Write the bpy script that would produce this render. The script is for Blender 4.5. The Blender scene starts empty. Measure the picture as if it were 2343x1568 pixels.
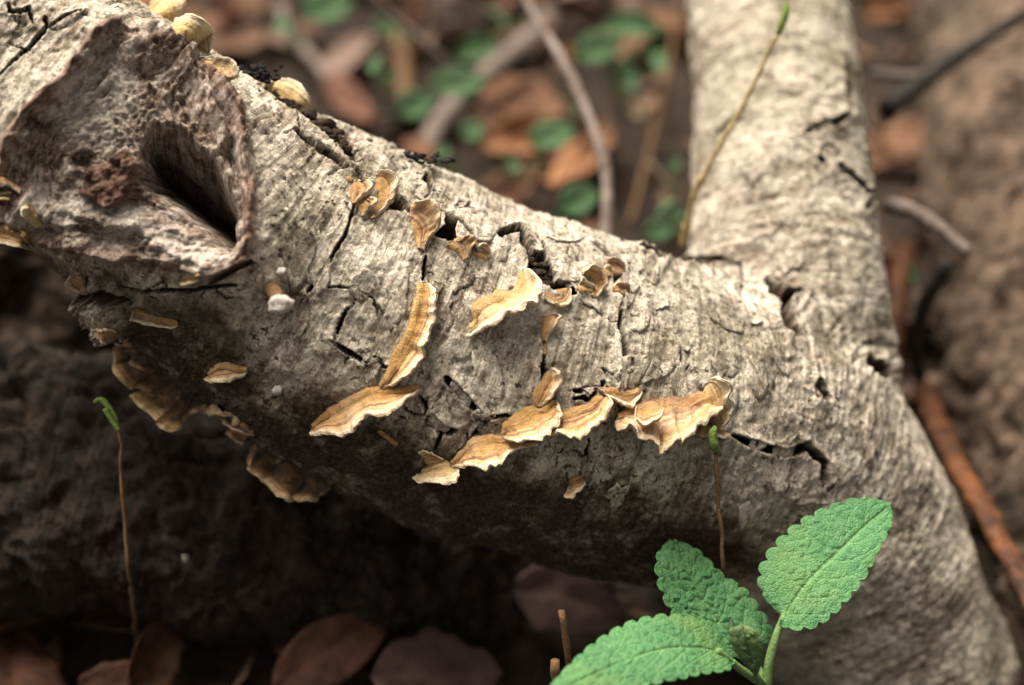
import bpy, math, random
import numpy as np
from mathutils import Vector
from mathutils.bvhtree import BVHTree

# ------------------------------------------------------------------ camera, sky, sun, exposure
scene = bpy.context.scene
C = scene.collection
PITCH = math.radians(38.0)
CAM = np.array([0.0, -0.3625, 0.45])
FWD = np.array([0.0, math.cos(PITCH), -math.sin(PITCH)])
RGT = np.array([1.0, 0.0, 0.0])
UPV = np.array([0.0, math.sin(PITCH), math.cos(PITCH)])
FOVW = 36.0 / 50.0
cam_d = bpy.data.cameras.new("camera")
cam_d.lens = 50.0; cam_d.sensor_width = 36.0
cam_d.clip_start = 0.01; cam_d.clip_end = 500.0
cam_d.dof.use_dof = True
cam_d.dof.focus_distance = 0.454
cam_d.dof.aperture_fstop = 3.6
cam_d.dof.aperture_blades = 7
cam = bpy.data.objects.new("camera", cam_d); C.objects.link(cam)
cam.location = CAM
cam.rotation_euler = (math.pi / 2 - PITCH, 0, 0)
scene.camera = cam

SUN_EL, SUN_AZ = math.radians(63), math.radians(-40)      # azimuth from +Y towards +X
world = bpy.data.worlds.new("World"); scene.world = world; world.use_nodes = True
wn = world.node_tree.nodes; wl = world.node_tree.links
sky = wn.new("ShaderNodeTexSky"); sky.sky_type = 'NISHITA'; sky.sun_disc = False
sky.sun_elevation = SUN_EL; sky.sun_rotation = SUN_AZ
sky.air_density = 1.0; sky.dust_density = 3.0; sky.ozone_density = 1.0
hs = wn.new("ShaderNodeHueSaturation"); hs.inputs["Saturation"].default_value = 0.10   # overcast: nearly grey sky
wl.new(sky.outputs[0], hs.inputs["Color"])
tint = wn.new("ShaderNodeMix"); tint.data_type = 'RGBA'; tint.blend_type = 'MULTIPLY'; tint.inputs[0].default_value = 1.0
tint.inputs[7].default_value = (1.0, 0.93, 0.82, 1)                                    # light filtered by a leaf canopy
wl.new(hs.outputs[0], tint.inputs[6]); wl.new(tint.outputs[2], wn["Background"].inputs["Color"])
wn["Background"].inputs["Strength"].default_value = 0.05
sun_d = bpy.data.lights.new("sun", 'SUN'); sun_d.energy = 4.6; sun_d.angle = math.radians(50)
sun_d.color = (1.0, 0.90, 0.76)
sun = bpy.data.objects.new("sun", sun_d); C.objects.link(sun)
sd = Vector((math.sin(SUN_AZ) * math.cos(SUN_EL), math.cos(SUN_AZ) * math.cos(SUN_EL), math.sin(SUN_EL)))
sun.rotation_euler = sd.to_track_quat('Z', 'Y').to_euler()
scene.view_settings.view_transform = 'Standard'
scene.view_settings.look = 'None'
scene.view_settings.gamma = 1.0
scene.view_settings.exposure = 1.36
scene.render.engine = 'CYCLES'
scene.cycles.use_denoising = True
scene.cycles.max_bounces = 5
scene.cycles.diffuse_bounces = 3

rng = np.random.default_rng(11)
random.seed(5)

# ------------------------------------------------------------------ pixel -> space helpers (pixels of the 2343 px wide view)
def rays(p):
    p = np.atleast_2d(np.asarray(p, float))
    X = (p[:, 0] - 1171.5) / 2343.0 * FOVW
    Y = -(p[:, 1] - 784.0) / 2343.0 * FOVW
    return FWD + X[:, None] * RGT + Y[:, None] * UPV
def pt(x, y, d): return CAM + rays([x, y])[0] * d
def pts(p, d): return CAM + rays(p) * np.asarray(d, float).reshape(-1, 1)
def ground_pt(x, y, z=0.0):
    r = rays([x, y])[0]; return CAM + r * ((z - CAM[2]) / r[2])
def to_px(P):
    q = P - CAM; d = q @ FWD
    return np.stack([1171.5 + (q @ RGT) / d * 2343.0 / FOVW, 784.0 - (q @ UPV) / d * 2343.0 / FOVW], 1), d
ZO = {'A': (1400, 860, 5.5786), 'B': (840, 390, 5.5786), 'C': (1140, 600, 5.5786), 'D': (1000, 880, 5.5786),
      'E': (240, 790, 5.5786), 'G': (0, 400, 5.5786), 'H': (360, 0, 5.5786), 'K': (560, 1050, 5.5786),
      '1': (0, 0, 2.8094), '4': (0, 557, 2.8094), '5': (833, 557, 2.8094), '7': (0, 1115, 1.8744), '8': (1250, 1115, 1.8744), 'd': (0, 0, 1 / 0.9372 * 0.9372 * 0.9372)}
def Zp(z, p):
    ox, oy, s = ZO[z]; p = np.asarray(p, float)
    if z == 'd': return p
    return (np.array([ox, oy]) + p / s) * 0.9372

# ------------------------------------------------------------------ numpy noise
def _hash(ix, iy, iz, seed):
    h = (ix.astype(np.uint32) * np.uint32(374761393) + iy.astype(np.uint32) * np.uint32(668265263)
         + iz.astype(np.uint32) * np.uint32(2147483647) + np.uint32(seed * 1274126177 & 0xffffffff))
    h = (h ^ (h >> np.uint32(13))) * np.uint32(1274126177)
    h = (h ^ (h >> np.uint32(16))) * np.uint32(2246822519)
    return h ^ (h >> np.uint32(15))
def noise(P, seed=0):
    """smooth gradient noise, about -1..1"""
    P = np.asarray(P, np.float32)
    i = np.floor(P).astype(np.int64); f = P - i
    u = f * f * f * (f * (f * 6 - 15) + 10)
    out = np.zeros(len(P), np.float32)
    for dx in (0, 1):
        wx = u[:, 0] if dx else 1 - u[:, 0]
        for dy in (0, 1):
            wy = u[:, 1] if dy else 1 - u[:, 1]
            for dz in (0, 1):
                wz = u[:, 2] if dz else 1 - u[:, 2]
                h = _hash(i[:, 0] + dx, i[:, 1] + dy, i[:, 2] + dz, seed)
                gx = (h & np.uint32(1023)).astype(np.float32) / 511.5 - 1
                gy = ((h >> np.uint32(10)) & np.uint32(1023)).astype(np.float32) / 511.5 - 1
                gz = ((h >> np.uint32(20)) & np.uint32(1023)).astype(np.float32) / 511.5 - 1
                out += wx * wy * wz * (gx * (f[:, 0] - dx) + gy * (f[:, 1] - dy) + gz * (f[:, 2] - dz))
    return out * 1.5
def fbm(P, freq, oct=3, seed=0, gain=0.5):
    o = np.zeros(len(P), np.float32); a = 1.0; P = np.asarray(P, np.float32)
    for k in range(oct):
        o += a * noise(P * (freq * 2.03 ** k) + 7.3 * k, seed + k); a *= gain
    return o
def cells(P, seed=0):
    """F1, F2 and a random value of the nearest cell"""
    P = np.asarray(P, np.float32); i = np.floor(P).astype(np.int64)
    F1 = np.full(len(P), 9., np.float32); F2 = F1.copy(); idv = np.zeros(len(P), np.float32)
    for dx in (-1, 0, 1):
        for dy in (-1, 0, 1):
            for dz in (-1, 0, 1):
                a, b, c = i[:, 0] + dx, i[:, 1] + dy, i[:, 2] + dz
                h = _hash(a, b, c, seed)
                q = np.stack([a + (h & np.uint32(1023)) / 1023., b + ((h >> np.uint32(10)) & np.uint32(1023)) / 1023.,
                              c + ((h >> np.uint32(20)) & np.uint32(1023)) / 1023.], 1).astype(np.float32)
                d = np.sqrt(((q - P) ** 2).sum(1))
                v = ((h >> np.uint32(5)) & np.uint32(4095)).astype(np.float32) / 4095.
                n1 = d < F1
                F2 = np.where(n1, F1, np.minimum(F2, d)); idv = np.where(n1, v, idv); F1 = np.where(n1, d, F1)
    return F1, F2, idv
def sstep(a, b, x):
    t = np.clip((x - a) / (b - a), 0, 1); return t * t * (3 - 2 * t)

# ------------------------------------------------------------------ mesh helpers
def mesh_arrays(name, V, F, attrs=None, smooth=True):
    V = np.asarray(V, np.float32); F = np.asarray(F, np.int32); k = F.shape[1]
    me = bpy.data.meshes.new(name)
    me.vertices.add(len(V)); me.vertices.foreach_set("co", V.ravel())
    me.loops.add(F.size); me.loops.foreach_set("vertex_index", F.ravel())
    me.polygons.add(len(F)); me.polygons.foreach_set("loop_start", np.arange(0, F.size, k, dtype=np.int32))
    me.update(calc_edges=True)
    me.validate()
    me.polygons.foreach_set("use_smooth", np.full(len(me.polygons), smooth))
    for n, a in (attrs or {}).items():
        a = np.asarray(a, np.float32)
        if a.ndim == 1:
            at = me.attributes.new(n, 'FLOAT', 'POINT'); at.data.foreach_set("value", a)
        else:
            at = me.attributes.new(n, 'FLOAT_VECTOR', 'POINT'); at.data.foreach_set("vector", a.ravel())
    return me
def link(name, me, mat=None, parent=None):
    o = bpy.data.objects.new(name, me); C.objects.link(o)
    if mat is not None:
        if not len(me.materials): me.materials.append(mat)
    if parent is not None: o.parent = parent
    return o
def tag(o, label=None, cat=None, group=None, kind=None):
    for k, v in (('label', label), ('category', cat), ('group', group), ('kind', kind)):
        if v: o[k] = v
    return o
def empty(name, loc):
    o = bpy.data.objects.new(name, None); C.objects.link(o); o.location = loc; o.empty_display_size = 0.01
    return o
def under(o, parent):
    """parent a mesh built in world coordinates below an empty without moving it"""
    o.parent = parent; o.matrix_parent_inverse.identity(); o.location = -Vector(parent.location)
    return o
def grid_faces(nu, nv, wrap=False, off=0):
    i = np.arange(nu - 1)[:, None]; j = np.arange(nv if wrap else nv - 1)[None, :]
    j2 = (j + 1) % nv
    return (np.stack([i * nv + j, i * nv + j2, (i + 1) * nv + j2, (i + 1) * nv + j], -1).reshape(-1, 4) + off)
def resample(P, n, smooth=0):
    P = np.asarray(P, float)
    if smooth:
        Q = P
        for _ in range(smooth):      # corner cutting keeps the ends
            a = Q[:-1] * 0.75 + Q[1:] * 0.25; b = Q[:-1] * 0.25 + Q[1:] * 0.75
            m = np.empty((2 * len(a), Q.shape[1])); m[0::2] = a; m[1::2] = b
            Q = np.vstack([Q[:1], m, Q[-1:]])
        P = Q
    L = np.r_[0, np.cumsum(np.linalg.norm(np.diff(P[:, :2] if P.shape[1] == 2 else P[:, :3], axis=0), axis=1))]
    t = np.linspace(0, L[-1], n)
    return np.stack([np.interp(t, L, P[:, k]) for k in range(P.shape[1])], 1)
def tube(P, R, nv=10, cap=True, seed=0, rough=0.0):
    """tapered tube through points P with radii R -> verts, quads"""
    P = np.asarray(P, float); R = np.asarray(R, float); n = len(P)
    T = np.gradient(P, axis=0); T /= np.linalg.norm(T, axis=1)[:, None]
    ref = np.array([0.31, 0.2, 0.93]); V = []; a = np.cross(T[0], ref); a /= np.linalg.norm(a)
    for i in range(n):
        a = a - T[i] * (a @ T[i]); a /= np.linalg.norm(a); b = np.cross(T[i], a)
        th = np.arange(nv) / nv * 2 * math.pi
        V.append(P[i] + R[i] * (np.cos(th)[:, None] * a + np.sin(th)[:, None] * b))
    V = np.vstack(V)
    if rough:
        ctr = np.repeat(P, nv, 0); V = V + (V - ctr) * (rough * fbm(V, 1.0 / max(R.mean() * 1.6, 1e-4), 3, seed))[:, None]
    F = grid_faces(n, nv, True)
    if cap:
        c0, c1 = len(V), len(V) + 1; V = np.vstack([V, P[:1], P[-1:]])
        j = np.arange(nv); j2 = (j + 1) % nv
        F = np.vstack([F, np.stack([np.full(nv, c0), j2, j, np.full(nv, c0)], 1), np.stack([np.full(nv, c1), (n - 1) * nv + j, (n - 1) * nv + j2, np.full(nv, c1)], 1)])
    return V, F
def tri_clean(F):
    """list of faces with repeated indices removed (caps)"""
    return [tuple(dict.fromkeys(f)) for f in F.tolist()]
def mesh_py(name, V, F, smooth=True, attrs=None):
    me = bpy.data.meshes.new(name); me.from_pydata(np.asarray(V, float).tolist(), [], tri_clean(F)); me.update()
    me.polygons.foreach_set("use_smooth", np.full(len(me.polygons), smooth))
    for n, a in (attrs or {}).items():
        at = me.attributes.new(n, 'FLOAT', 'POINT'); at.data.foreach_set("value", np.asarray(a, np.float32))
    return me

# ------------------------------------------------------------------ materials
class NT:
    def __init__(s, name):
        s.m = bpy.data.materials.new(name); s.m.use_nodes = True
        s.t = s.m.node_tree; s.b = s.t.nodes["Principled BSDF"]; s.out = s.t.nodes["Material Output"]
        s.b.inputs["Specular IOR Level"].default_value = 0.25
    def n(s, typ, **kw):
        x = s.t.nodes.new(typ)
        for k, v in kw.items(): setattr(x, k, v)
        return x
    def l(s, a, b): s.t.links.new(a, b)
    def attr(s, name, vec=False):
        x = s.n("ShaderNodeAttribute", attribute_name=name); return x.outputs["Vector" if vec else "Fac"]
    def coord(s): return s.n("ShaderNodeTexCoord").outputs["Object"]
    def mapping(s, src, scale):
        x = s.n("ShaderNodeMapping"); s.l(src, x.inputs["Vector"]); x.inputs["Scale"].default_value = scale; return x.outputs[0]
    def noise(s, src, scale, detail=4, rough=0.55, dist=0.0):
        x = s.n("ShaderNodeTexNoise"); s.l(src, x.inputs["Vector"]); x.inputs["Scale"].default_value = scale
        x.inputs["Detail"].default_value = detail; x.inputs["Roughness"].default_value = rough; x.inputs["Distortion"].default_value = dist
        return x.outputs["Fac"]
    def vor(s, src, scale, feature='F1', out="Distance"):
        x = s.n("ShaderNodeTexVoronoi"); x.feature = feature; s.l(src, x.inputs["Vector"]); x.inputs["Scale"].default_value = scale
        return x.outputs[out]
    def ramp(s, fac, stops, interp='LINEAR'):
        x = s.n("ShaderNodeValToRGB"); x.color_ramp.interpolation = interp; e = x.color_ramp.elements
        while len(e) < len(stops): e.new(0.5)
        for k, (p, c) in enumerate(stops):
            e[k].position = p; e[k].color = (c if len(c) == 4 else (*c, 1)) if hasattr(c, '__len__') else (c, c, c, 1)
        s.l(fac, x.inputs[0]); return x.outputs[0]
    def mix(s, fac, a, b, mode='MIX'):
        x = s.n("ShaderNodeMix", data_type='RGBA', blend_type=mode)
        if isinstance(fac, (int, float)): x.inputs[0].default_value = fac
        else: s.l(fac, x.inputs[0])
        for sock, v in ((x.inputs[6], a), (x.inputs[7], b)):
            if isinstance(v, tuple): sock.default_value = (*v, 1)
            else: s.l(v, sock)
        return x.outputs[2]
    def math(s, op, a, b=0.0, c=None):
        x = s.n("ShaderNodeMath", operation=op)
        for sock, v in ((x.inputs[0], a), (x.inputs[1], b), (x.inputs[2], c)):
            if v is None: continue
            if isinstance(v, (int, float)): sock.default_value = v
            else: s.l(v, sock)
        return x.outputs[0]
    def bump(s, h, dist, strength=1.0, prev=None):
        x = s.n("ShaderNodeBump"); s.l(h, x.inputs["Height"]); x.inputs["Distance"].default_value = dist; x.inputs["Strength"].default_value = strength
        if prev is not None: s.l(prev, x.inputs["Normal"])
        return x.outputs[0]
    def done(s, col, rough=0.85, normal=None):
        if isinstance(col, tuple): s.b.inputs["Base Color"].default_value = (*col, 1)
        else: s.l(col, s.b.inputs["Base Color"])
        if isinstance(rough, (int, float)): s.b.inputs["Roughness"].default_value = rough
        else: s.l(rough, s.b.inputs["Roughness"])
        if normal is not None: s.l(normal, s.b.inputs["Normal"])
        return s.m

def bark_material(name, pale, mid, dark, sc=1.0):
    m = NT(name); co = m.mapping(m.coord(), (sc, sc, sc)); bc = m.mapping(m.attr("bc", True), (sc, sc, sc))
    strk = m.noise(m.mapping(bc, (640, 34, 1)), 1.0, 4, 0.6, 0.6)            # streaks running round the log
    blot = m.noise(co, 48, 4, 0.6)
    fine = m.noise(co, 800, 4, 0.7)
    med = m.noise(co, 250, 7, 0.72, 0.5)
    rings = m.noise(m.mapping(bc, (210, 16, 1)), 1.0, 4, 0.55)            # broad growth wrinkles round the log
    mixv = m.math('ADD', m.math('ADD', m.math('MULTIPLY', med, 0.40), m.math('MULTIPLY', strk, 0.36)), m.math('ADD', m.math('MULTIPLY', rings, 0.24), m.math('MULTIPLY', m.math('SUBTRACT', blot, 0.5), 0.34)))
    dm = tuple(0.6 * np.array(mid) + 0.4 * np.array(dark))
    c = m.ramp(mixv, [(0.36, dark), (0.41, dm), (0.45, mid), (0.485, tuple(0.5 * np.array(mid) + 0.5 * np.array(pale))), (0.515, pale), (0.60, tuple(np.minimum(np.array(pale) * 1.25, 0.75)))])
    flake = m.noise(co, 175, 9, 0.78, 0.2)                                # crisp-edged patches where the outer skin flaked off
    c = m.mix(m.math('MULTIPLY', m.ramp(flake, [(0.40, 1), (0.42, 0)]), 0.7), c, m.mix(fine, dm, mid))
    c = m.mix(m.math('MULTIPLY', m.ramp(flake, [(0.555, 0), (0.575, 1)]), 0.55), c, tuple(np.minimum(np.array(pale) * 1.2, 0.72)))
    fis = m.noise(m.mapping(bc, (420, 60, 1)), 1.0, 5, 0.6, 0.8)             # thin dark fissures
    c = m.mix(m.math('MULTIPLY', m.ramp(m.math('ABSOLUTE', m.math('SUBTRACT', fis, 0.5)), [(0.0, 1), (0.012, 0)]), m.ramp(blot, [(0.4, 0.8), (0.6, 0.3)])), c, dark)
    lich = m.math('MULTIPLY', m.ramp(m.noise(co, 150, 3, 0.5), [(0.54, 0), (0.62, 1)]), m.ramp(m.noise(co, 24, 2), [(0.42, 0), (0.6, 1)]))
    c = m.mix(m.math('MULTIPLY', lich, 0.65), c, tuple(np.minimum(np.array(pale) * 1.35, 0.75)))
    c = m.mix(m.ramp(m.noise(co, 16, 3, 0.5), [(0.5, 0), (0.68, 0.45)]), c, tuple(np.array((0.20, 0.19, 0.125)) * (pale[0] / 0.59)))   # algae film
    spk = m.math('MULTIPLY', m.ramp(m.noise(co, 430, 3, 0.6), [(0.36, 1), (0.43, 0)]), m.ramp(m.noise(co, 40, 3), [(0.38, 0.3), (0.6, 1)]))
    c = m.mix(spk, c, dark)
    soil = m.attr("soil")  # soil film; also carries the shade painted on the lower flank
    soil_shade = m.math('MULTIPLY', soil, m.ramp(m.noise(co, 95, 6, 0.7), [(0.28, 0.35), (0.48, 1)]))
    c = m.mix(soil_shade, c, m.mix(m.ramp(fine, [(0.35, 0), (0.7, 1)]), (0.035, 0.023, 0.014), (0.12, 0.085, 0.055)))
    inner = m.mix(m.ramp(med, [(0.3, 0), (0.7, 1)]), (0.014, 0.008, 0.005), (0.075, 0.038, 0.021))
    kn = m.attr("knot")
    kz = m.math('ADD', m.math('MULTIPLY', m.noise(co, 130, 6, 0.72, 0.4), 0.5), m.math('MULTIPLY', m.noise(m.attr('kfib', True), 1.6, 6, 0.68), 0.5))
    kz = m.math('ADD', kz, m.math('MULTIPLY', m.attr("kpale"), 0.09))
    k1 = m.ramp(kz, [(0.375, (0.028, 0.017, 0.012)), (0.44, (0.15, 0.095, 0.070)), (0.50, (0.33, 0.25, 0.205)), (0.58, (0.60, 0.53, 0.47))])
    k1 = m.mix(m.math('MULTIPLY', m.attr("kred"), 0.85), k1, m.ramp(kz, [(0.42, (0.05, 0.02, 0.014)), (0.56, (0.24, 0.115, 0.08))]))
    c = m.mix(kn, c, k1)
    c = m.mix(m.attr("crack"), c, inner)
    h = m.math('ADD', m.math('MULTIPLY', fine, 0.4), m.math('ADD', m.math('ADD', m.math('MULTIPLY', strk, 0.9), m.math('MULTIPLY', rings, 0.9)), m.math('ADD', med, m.ramp(flake, [(0.42, 0), (0.48, 0.5), (0.55, 0.5), (0.58, 0.9)]))))
    return m.done(c, 0.88, m.bump(h, 0.0016, 0.9))
MAT_BARK = bark_material("grey bark", (0.59, 0.525, 0.44), (0.325, 0.268, 0.205), (0.062, 0.045, 0.031))

def fungus_material(name, stops, und, dirt=0.0):
    m = NT(name); co = m.coord(); t = m.attr("t"); s_ = m.attr("s")
    oi = m.n("ShaderNodeObjectInfo").outputs["Random"]
    nz = m.noise(co, 130, 4, 0.6)
    tt = m.math('ADD', t, m.math('MULTIPLY', m.math('SUBTRACT', nz, 0.5), 0.20))
    c = m.ramp(tt, stops)
    cx = m.n("ShaderNodeCombineXYZ"); m.l(tt, cx.inputs[0]); m.l(s_, cx.inputs[1]); m.l(oi, cx.inputs[2])
    zon = m.noise(m.mapping(cx.outputs[0], (24, 2.5, 9)), 1.0, 3, 0.6)          # fine concentric zones
    c = m.mix(m.math('MULTIPLY', m.ramp(zon, [(0.38, 1), (0.5, 0)]), 0.6), c, (0.27, 0.125, 0.06))
    c = m.mix(m.math('MULTIPLY', m.ramp(zon, [(0.52, 0), (0.66, 1)]), 0.25), c, (0.70, 0.54, 0.34))
    c = m.mix(m.ramp(m.noise(co, 420, 4, 0.7), [(0.33, 0.55), (0.6, 0.0)]), c, tuple(0.5 * np.array(stops[0][1])))
    c = m.mix(m.ramp(m.noise(co, 70, 3), [(0.48, 0.0), (0.72, 0.4)]), c, (0.58, 0.43, 0.28))
    fib = m.noise(m.mapping(cx.outputs[0], (5, 70, 9)), 1.0, 3, 0.6)             # fibres running out to the rim
    c = m.mix(m.math('MULTIPLY', m.ramp(fib, [(0.36, 1), (0.52, 0)]), 0.2), c, (0.30, 0.16, 0.055))
    hsv = m.n("ShaderNodeHueSaturation"); m.l(c, hsv.inputs["Color"]); hsv.inputs["Saturation"].default_value = 0.97
    m.l(m.math('MULTIPLY_ADD', oi, 0.35, 0.90), hsv.inputs["Value"]); m.l(m.math('MULTIPLY_ADD', oi, 0.014, 0.492), hsv.inputs["Hue"])
    c = hsv.outputs[0]
    if dirt:
        c = m.mix(m.math('MULTIPLY', m.ramp(m.noise(co, 330, 5, 0.7), [(0.36, 0.2), (0.52, 1.0)]), m.ramp(tt, [(0.66, dirt), (0.8, 0.0)])), c, (0.06, 0.037, 0.02))
    c = m.mix(m.attr("under"), c, m.mix(m.ramp(nz, [(0.35, 0), (0.7, 1)]), tuple(0.75 * np.array(und)), und))
    fz = m.math('ADD', m.noise(co, 900, 3, 0.7), m.math('MULTIPLY', nz, 1.5))
    m.b.inputs["Sheen Weight"].default_value = 0.15
    return m.done(c, 0.95, m.bump(m.math('ADD', fz, m.math('MULTIPLY', m.math('ADD', zon, fib), 0.7)), 0.0012, 0.7))
och, gold, tan_, cream, ring = (0.40, 0.215, 0.06), (0.53, 0.325, 0.14), (0.59, 0.405, 0.23), (0.73, 0.59, 0.425), (0.17, 0.06, 0.04)
MAT_F = {
 'gold': fungus_material("golden bracket flesh", [(0.0, (0.22, 0.11, 0.035)), (0.14, (0.33, 0.175, 0.04)), (0.40, och), (0.58, gold), (0.625, (0.26, 0.10, 0.055)), (0.665, (0.24, 0.09, 0.05)), (0.70, tan_), (0.80, (0.60, 0.40, 0.19)), (0.87, cream), (1.0, (0.84, 0.72, 0.53))], (0.62, 0.46, 0.27)),
 'band': fungus_material("banded bracket flesh", [(0.0, (0.15, 0.07, 0.03)), (0.10, (0.27, 0.14, 0.045)), (0.22, och), (0.27, ring), (0.33, ring), (0.37, gold), (0.43, (0.24, 0.10, 0.06)), (0.46, (0.24, 0.10, 0.06)), (0.52, tan_), (0.66, och), (0.78, gold), (0.88, (0.72, 0.55, 0.32)), (1.0, cream)], (0.60, 0.44, 0.24)),
 'pale': fungus_material("pale bracket flesh", [(0.0, (0.42, 0.26, 0.07)), (0.22, (0.55, 0.38, 0.13)), (0.5, (0.68, 0.52, 0.26)), (0.62, (0.58, 0.42, 0.20)), (0.72, (0.78, 0.66, 0.42)), (0.9, (0.80, 0.70, 0.50)), (1.0, (0.84, 0.76, 0.62))], (0.62, 0.50, 0.30)),
 'dirty': fungus_material("soiled bracket flesh", [(0.0, (0.13, 0.075, 0.03)), (0.35, (0.25, 0.14, 0.05)), (0.60, (0.40, 0.22, 0.06)), (0.76, (0.66, 0.38, 0.10)), (0.90, (0.78, 0.54, 0.22)), (1.0, (0.80, 0.62, 0.34))], (0.32, 0.22, 0.12), 0.85),
}
def simple_mat(name, a, b, scale=60, rough=0.85, bumpd=0.001, detail=5, spread=(0.35, 0.65)):
    m = NT(name); co = m.coord(); nz = m.noise(co, scale, detail, 0.65, 0.3)
    c = m.ramp(nz, [(spread[0], a), (spread[1], b)])
    c = m.mix(m.ramp(m.noise(co, scale * 7, 4, 0.7), [(0.35, 0.5), (0.6, 0.0)]), c, tuple(0.35 * np.array(a)))
    return m.done(c, rough, m.bump(m.math('ADD', nz, m.noise(co, scale * 6, 4, 0.7)), bumpd, 0.7))
MAT_SOIL = simple_mat("dark forest soil", (0.011, 0.007, 0.005), (0.042, 0.026, 0.017), 45, 0.95, 0.004)
MAT_SHADE_MOUND = simple_mat("dark shade mound", (0.030, 0.019, 0.013), (0.27, 0.195, 0.15), 170, 0.93, 0.003, 8, (0.45, 0.66))
MAT_TWIG = simple_mat("grey twig bark", (0.10, 0.075, 0.062), (0.26, 0.21, 0.19), 90)
MAT_TWIGD = simple_mat("black twig bark", (0.012, 0.011, 0.010), (0.035, 0.03, 0.026), 90)
MAT_TWIGR = simple_mat("bare orange brown wood", (0.025, 0.010, 0.006), (0.20, 0.075, 0.026), 55, 0.6)
MAT_STALK = simple_mat("dry stalk", (0.10, 0.05, 0.024), (0.21, 0.125, 0.062), 120)
MAT_SPROUT = simple_mat("sprout green", (0.07, 0.13, 0.02), (0.22, 0.31, 0.07), 160, 0.5)
MAT_STEMG = simple_mat("plant stem green", (0.11, 0.20, 0.06), (0.20, 0.32, 0.12), 200, 0.55)
MAT_WHITE = simple_mat("white fungus", (0.42, 0.38, 0.34), (0.66, 0.62, 0.58), 300)
MAT_CHAR = simple_mat("black crumbs", (0.006, 0.005, 0.006), (0.02, 0.016, 0.016), 200)

# ------------------------------------------------------------------ ground
def axis(lo, hi, step, far, grow=1.18):
    a = list(np.arange(lo, hi + 1e-6, step)); s = step
    while a[-1] < far: s *= grow; a.append(a[-1] + s)
    s = step
    while a[0] > -far: s *= grow; a.insert(0, a[0] - s)
    return np.array(a)
gx = axis(-0.85, 0.95, 0.007, 60); gy = axis(-0.25, 1.15, 0.007, 60)
GX, GY = np.meshgrid(gx, gy, indexing='ij'); G = np.stack([GX.ravel(), GY.ravel(), np.zeros(GX.size)], 1)
near = np.exp(-(np.maximum(np.hypot(G[:, 0], G[:, 1] - 0.4) - 0.9, 0) / 1.5) ** 2)
def ground_h(P):
    P = np.asarray(P, float)
    return 0.012 * fbm(P * np.array([1, 1, 0]), 5, 2, 3) 
G[:, 2] = ground_h(G) + near * (0.004 * fbm(G, 40, 3, 9))
ground = link("ground", mesh_arrays("ground", G, grid_faces(len(gx), len(gy))), MAT_SOIL); tag(ground, kind="structure")

# ------------------------------------------------------------------ the fallen log
D_ = lambda r, d: r / 2343.0 * FOVW * d
trunk_ax = [(-330, -80, 328, .477), (-80, 95, 322, .480), (200, 285, 300, .484), (400, 440, 308, .489), (600, 596, 366, .496), (985, 812, 385, .507), (1400, 945, 378, .515),
            (1690, 1010, 362, .535), (1850, 1170, 312, .553), (1985, 1410, 278, .572), (2080, 1660, 285, .595), (2100, 1780, 288, .61)]
branch_ax = [(1830, 1000, 240, .555), (1800, 800, 236, .555), (1797, 590, 218, .562), (1790, 420, 203, .577), (1783, 250, 193, .60), (1752, 20, 182, .635), (1722, -220, 176, .69), (1708, -330, 172, .715)]
def ax3(A, n):
    A = resample(np.array(A, float), n, 2) if False else np.array(A, float)
    P = pts(A[:, :2], A[:, 3]); R = np.array([D_(r, d) for r, d in A[:, 2:4]])
    Q = resample(np.c_[P, R], n, 3); return Q[:, :3], Q[:, 3]
TP, TR = ax3(trunk_ax, 90); BP, BR = ax3(branch_ax, 60)
v1, f1 = tube(TP, TR, 48); v2, f2 = tube(BP, BR, 40)
bm_me = bpy.data.meshes.new("log_base")
bm_me.from_pydata(np.vstack([v1, v2]).tolist(), [], tri_clean(np.vstack([f1, f2 + len(v1)]))); bm_me.update()
tmp = bpy.data.objects.new("log_base", bm_me); C.objects.link(tmp)
md = tmp.modifiers.new("r", 'REMESH'); md.mode = 'VOXEL'; md.voxel_size = 0.0026
ms = tmp.modifiers.new("s", 'SMOOTH'); ms.iterations = 14; ms.factor = 0.5
dg = bpy.context.evaluated_depsgraph_get()
base = bpy.data.meshes.new_from_object(tmp.evaluated_get(dg))

su = tmp.modifiers.new("u", 'SUBSURF'); su.levels = 2; su.render_levels = 2
dg = bpy.context.evaluated_depsgraph_get(); dg.update()
hi = bpy.data.meshes.new_from_object(tmp.evaluated_get(dg))
nV = len(hi.vertices); V = np.empty(nV * 3, np.float32); hi.vertices.foreach_get("co", V); V = V.reshape(-1, 3).astype(np.float64)
N = np.empty(nV * 3, np.float32); hi.vertices.foreach_get("normal", N); N = N.reshape(-1, 3).astype(np.float64)
Q = np.empty(len(hi.loops), np.int32); hi.loops.foreach_get("vertex_index", Q); Q = Q.reshape(-1, 4)
bpy.data.objects.remove(tmp); bpy.data.meshes.remove(hi)
print('log verts', nV)

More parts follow.
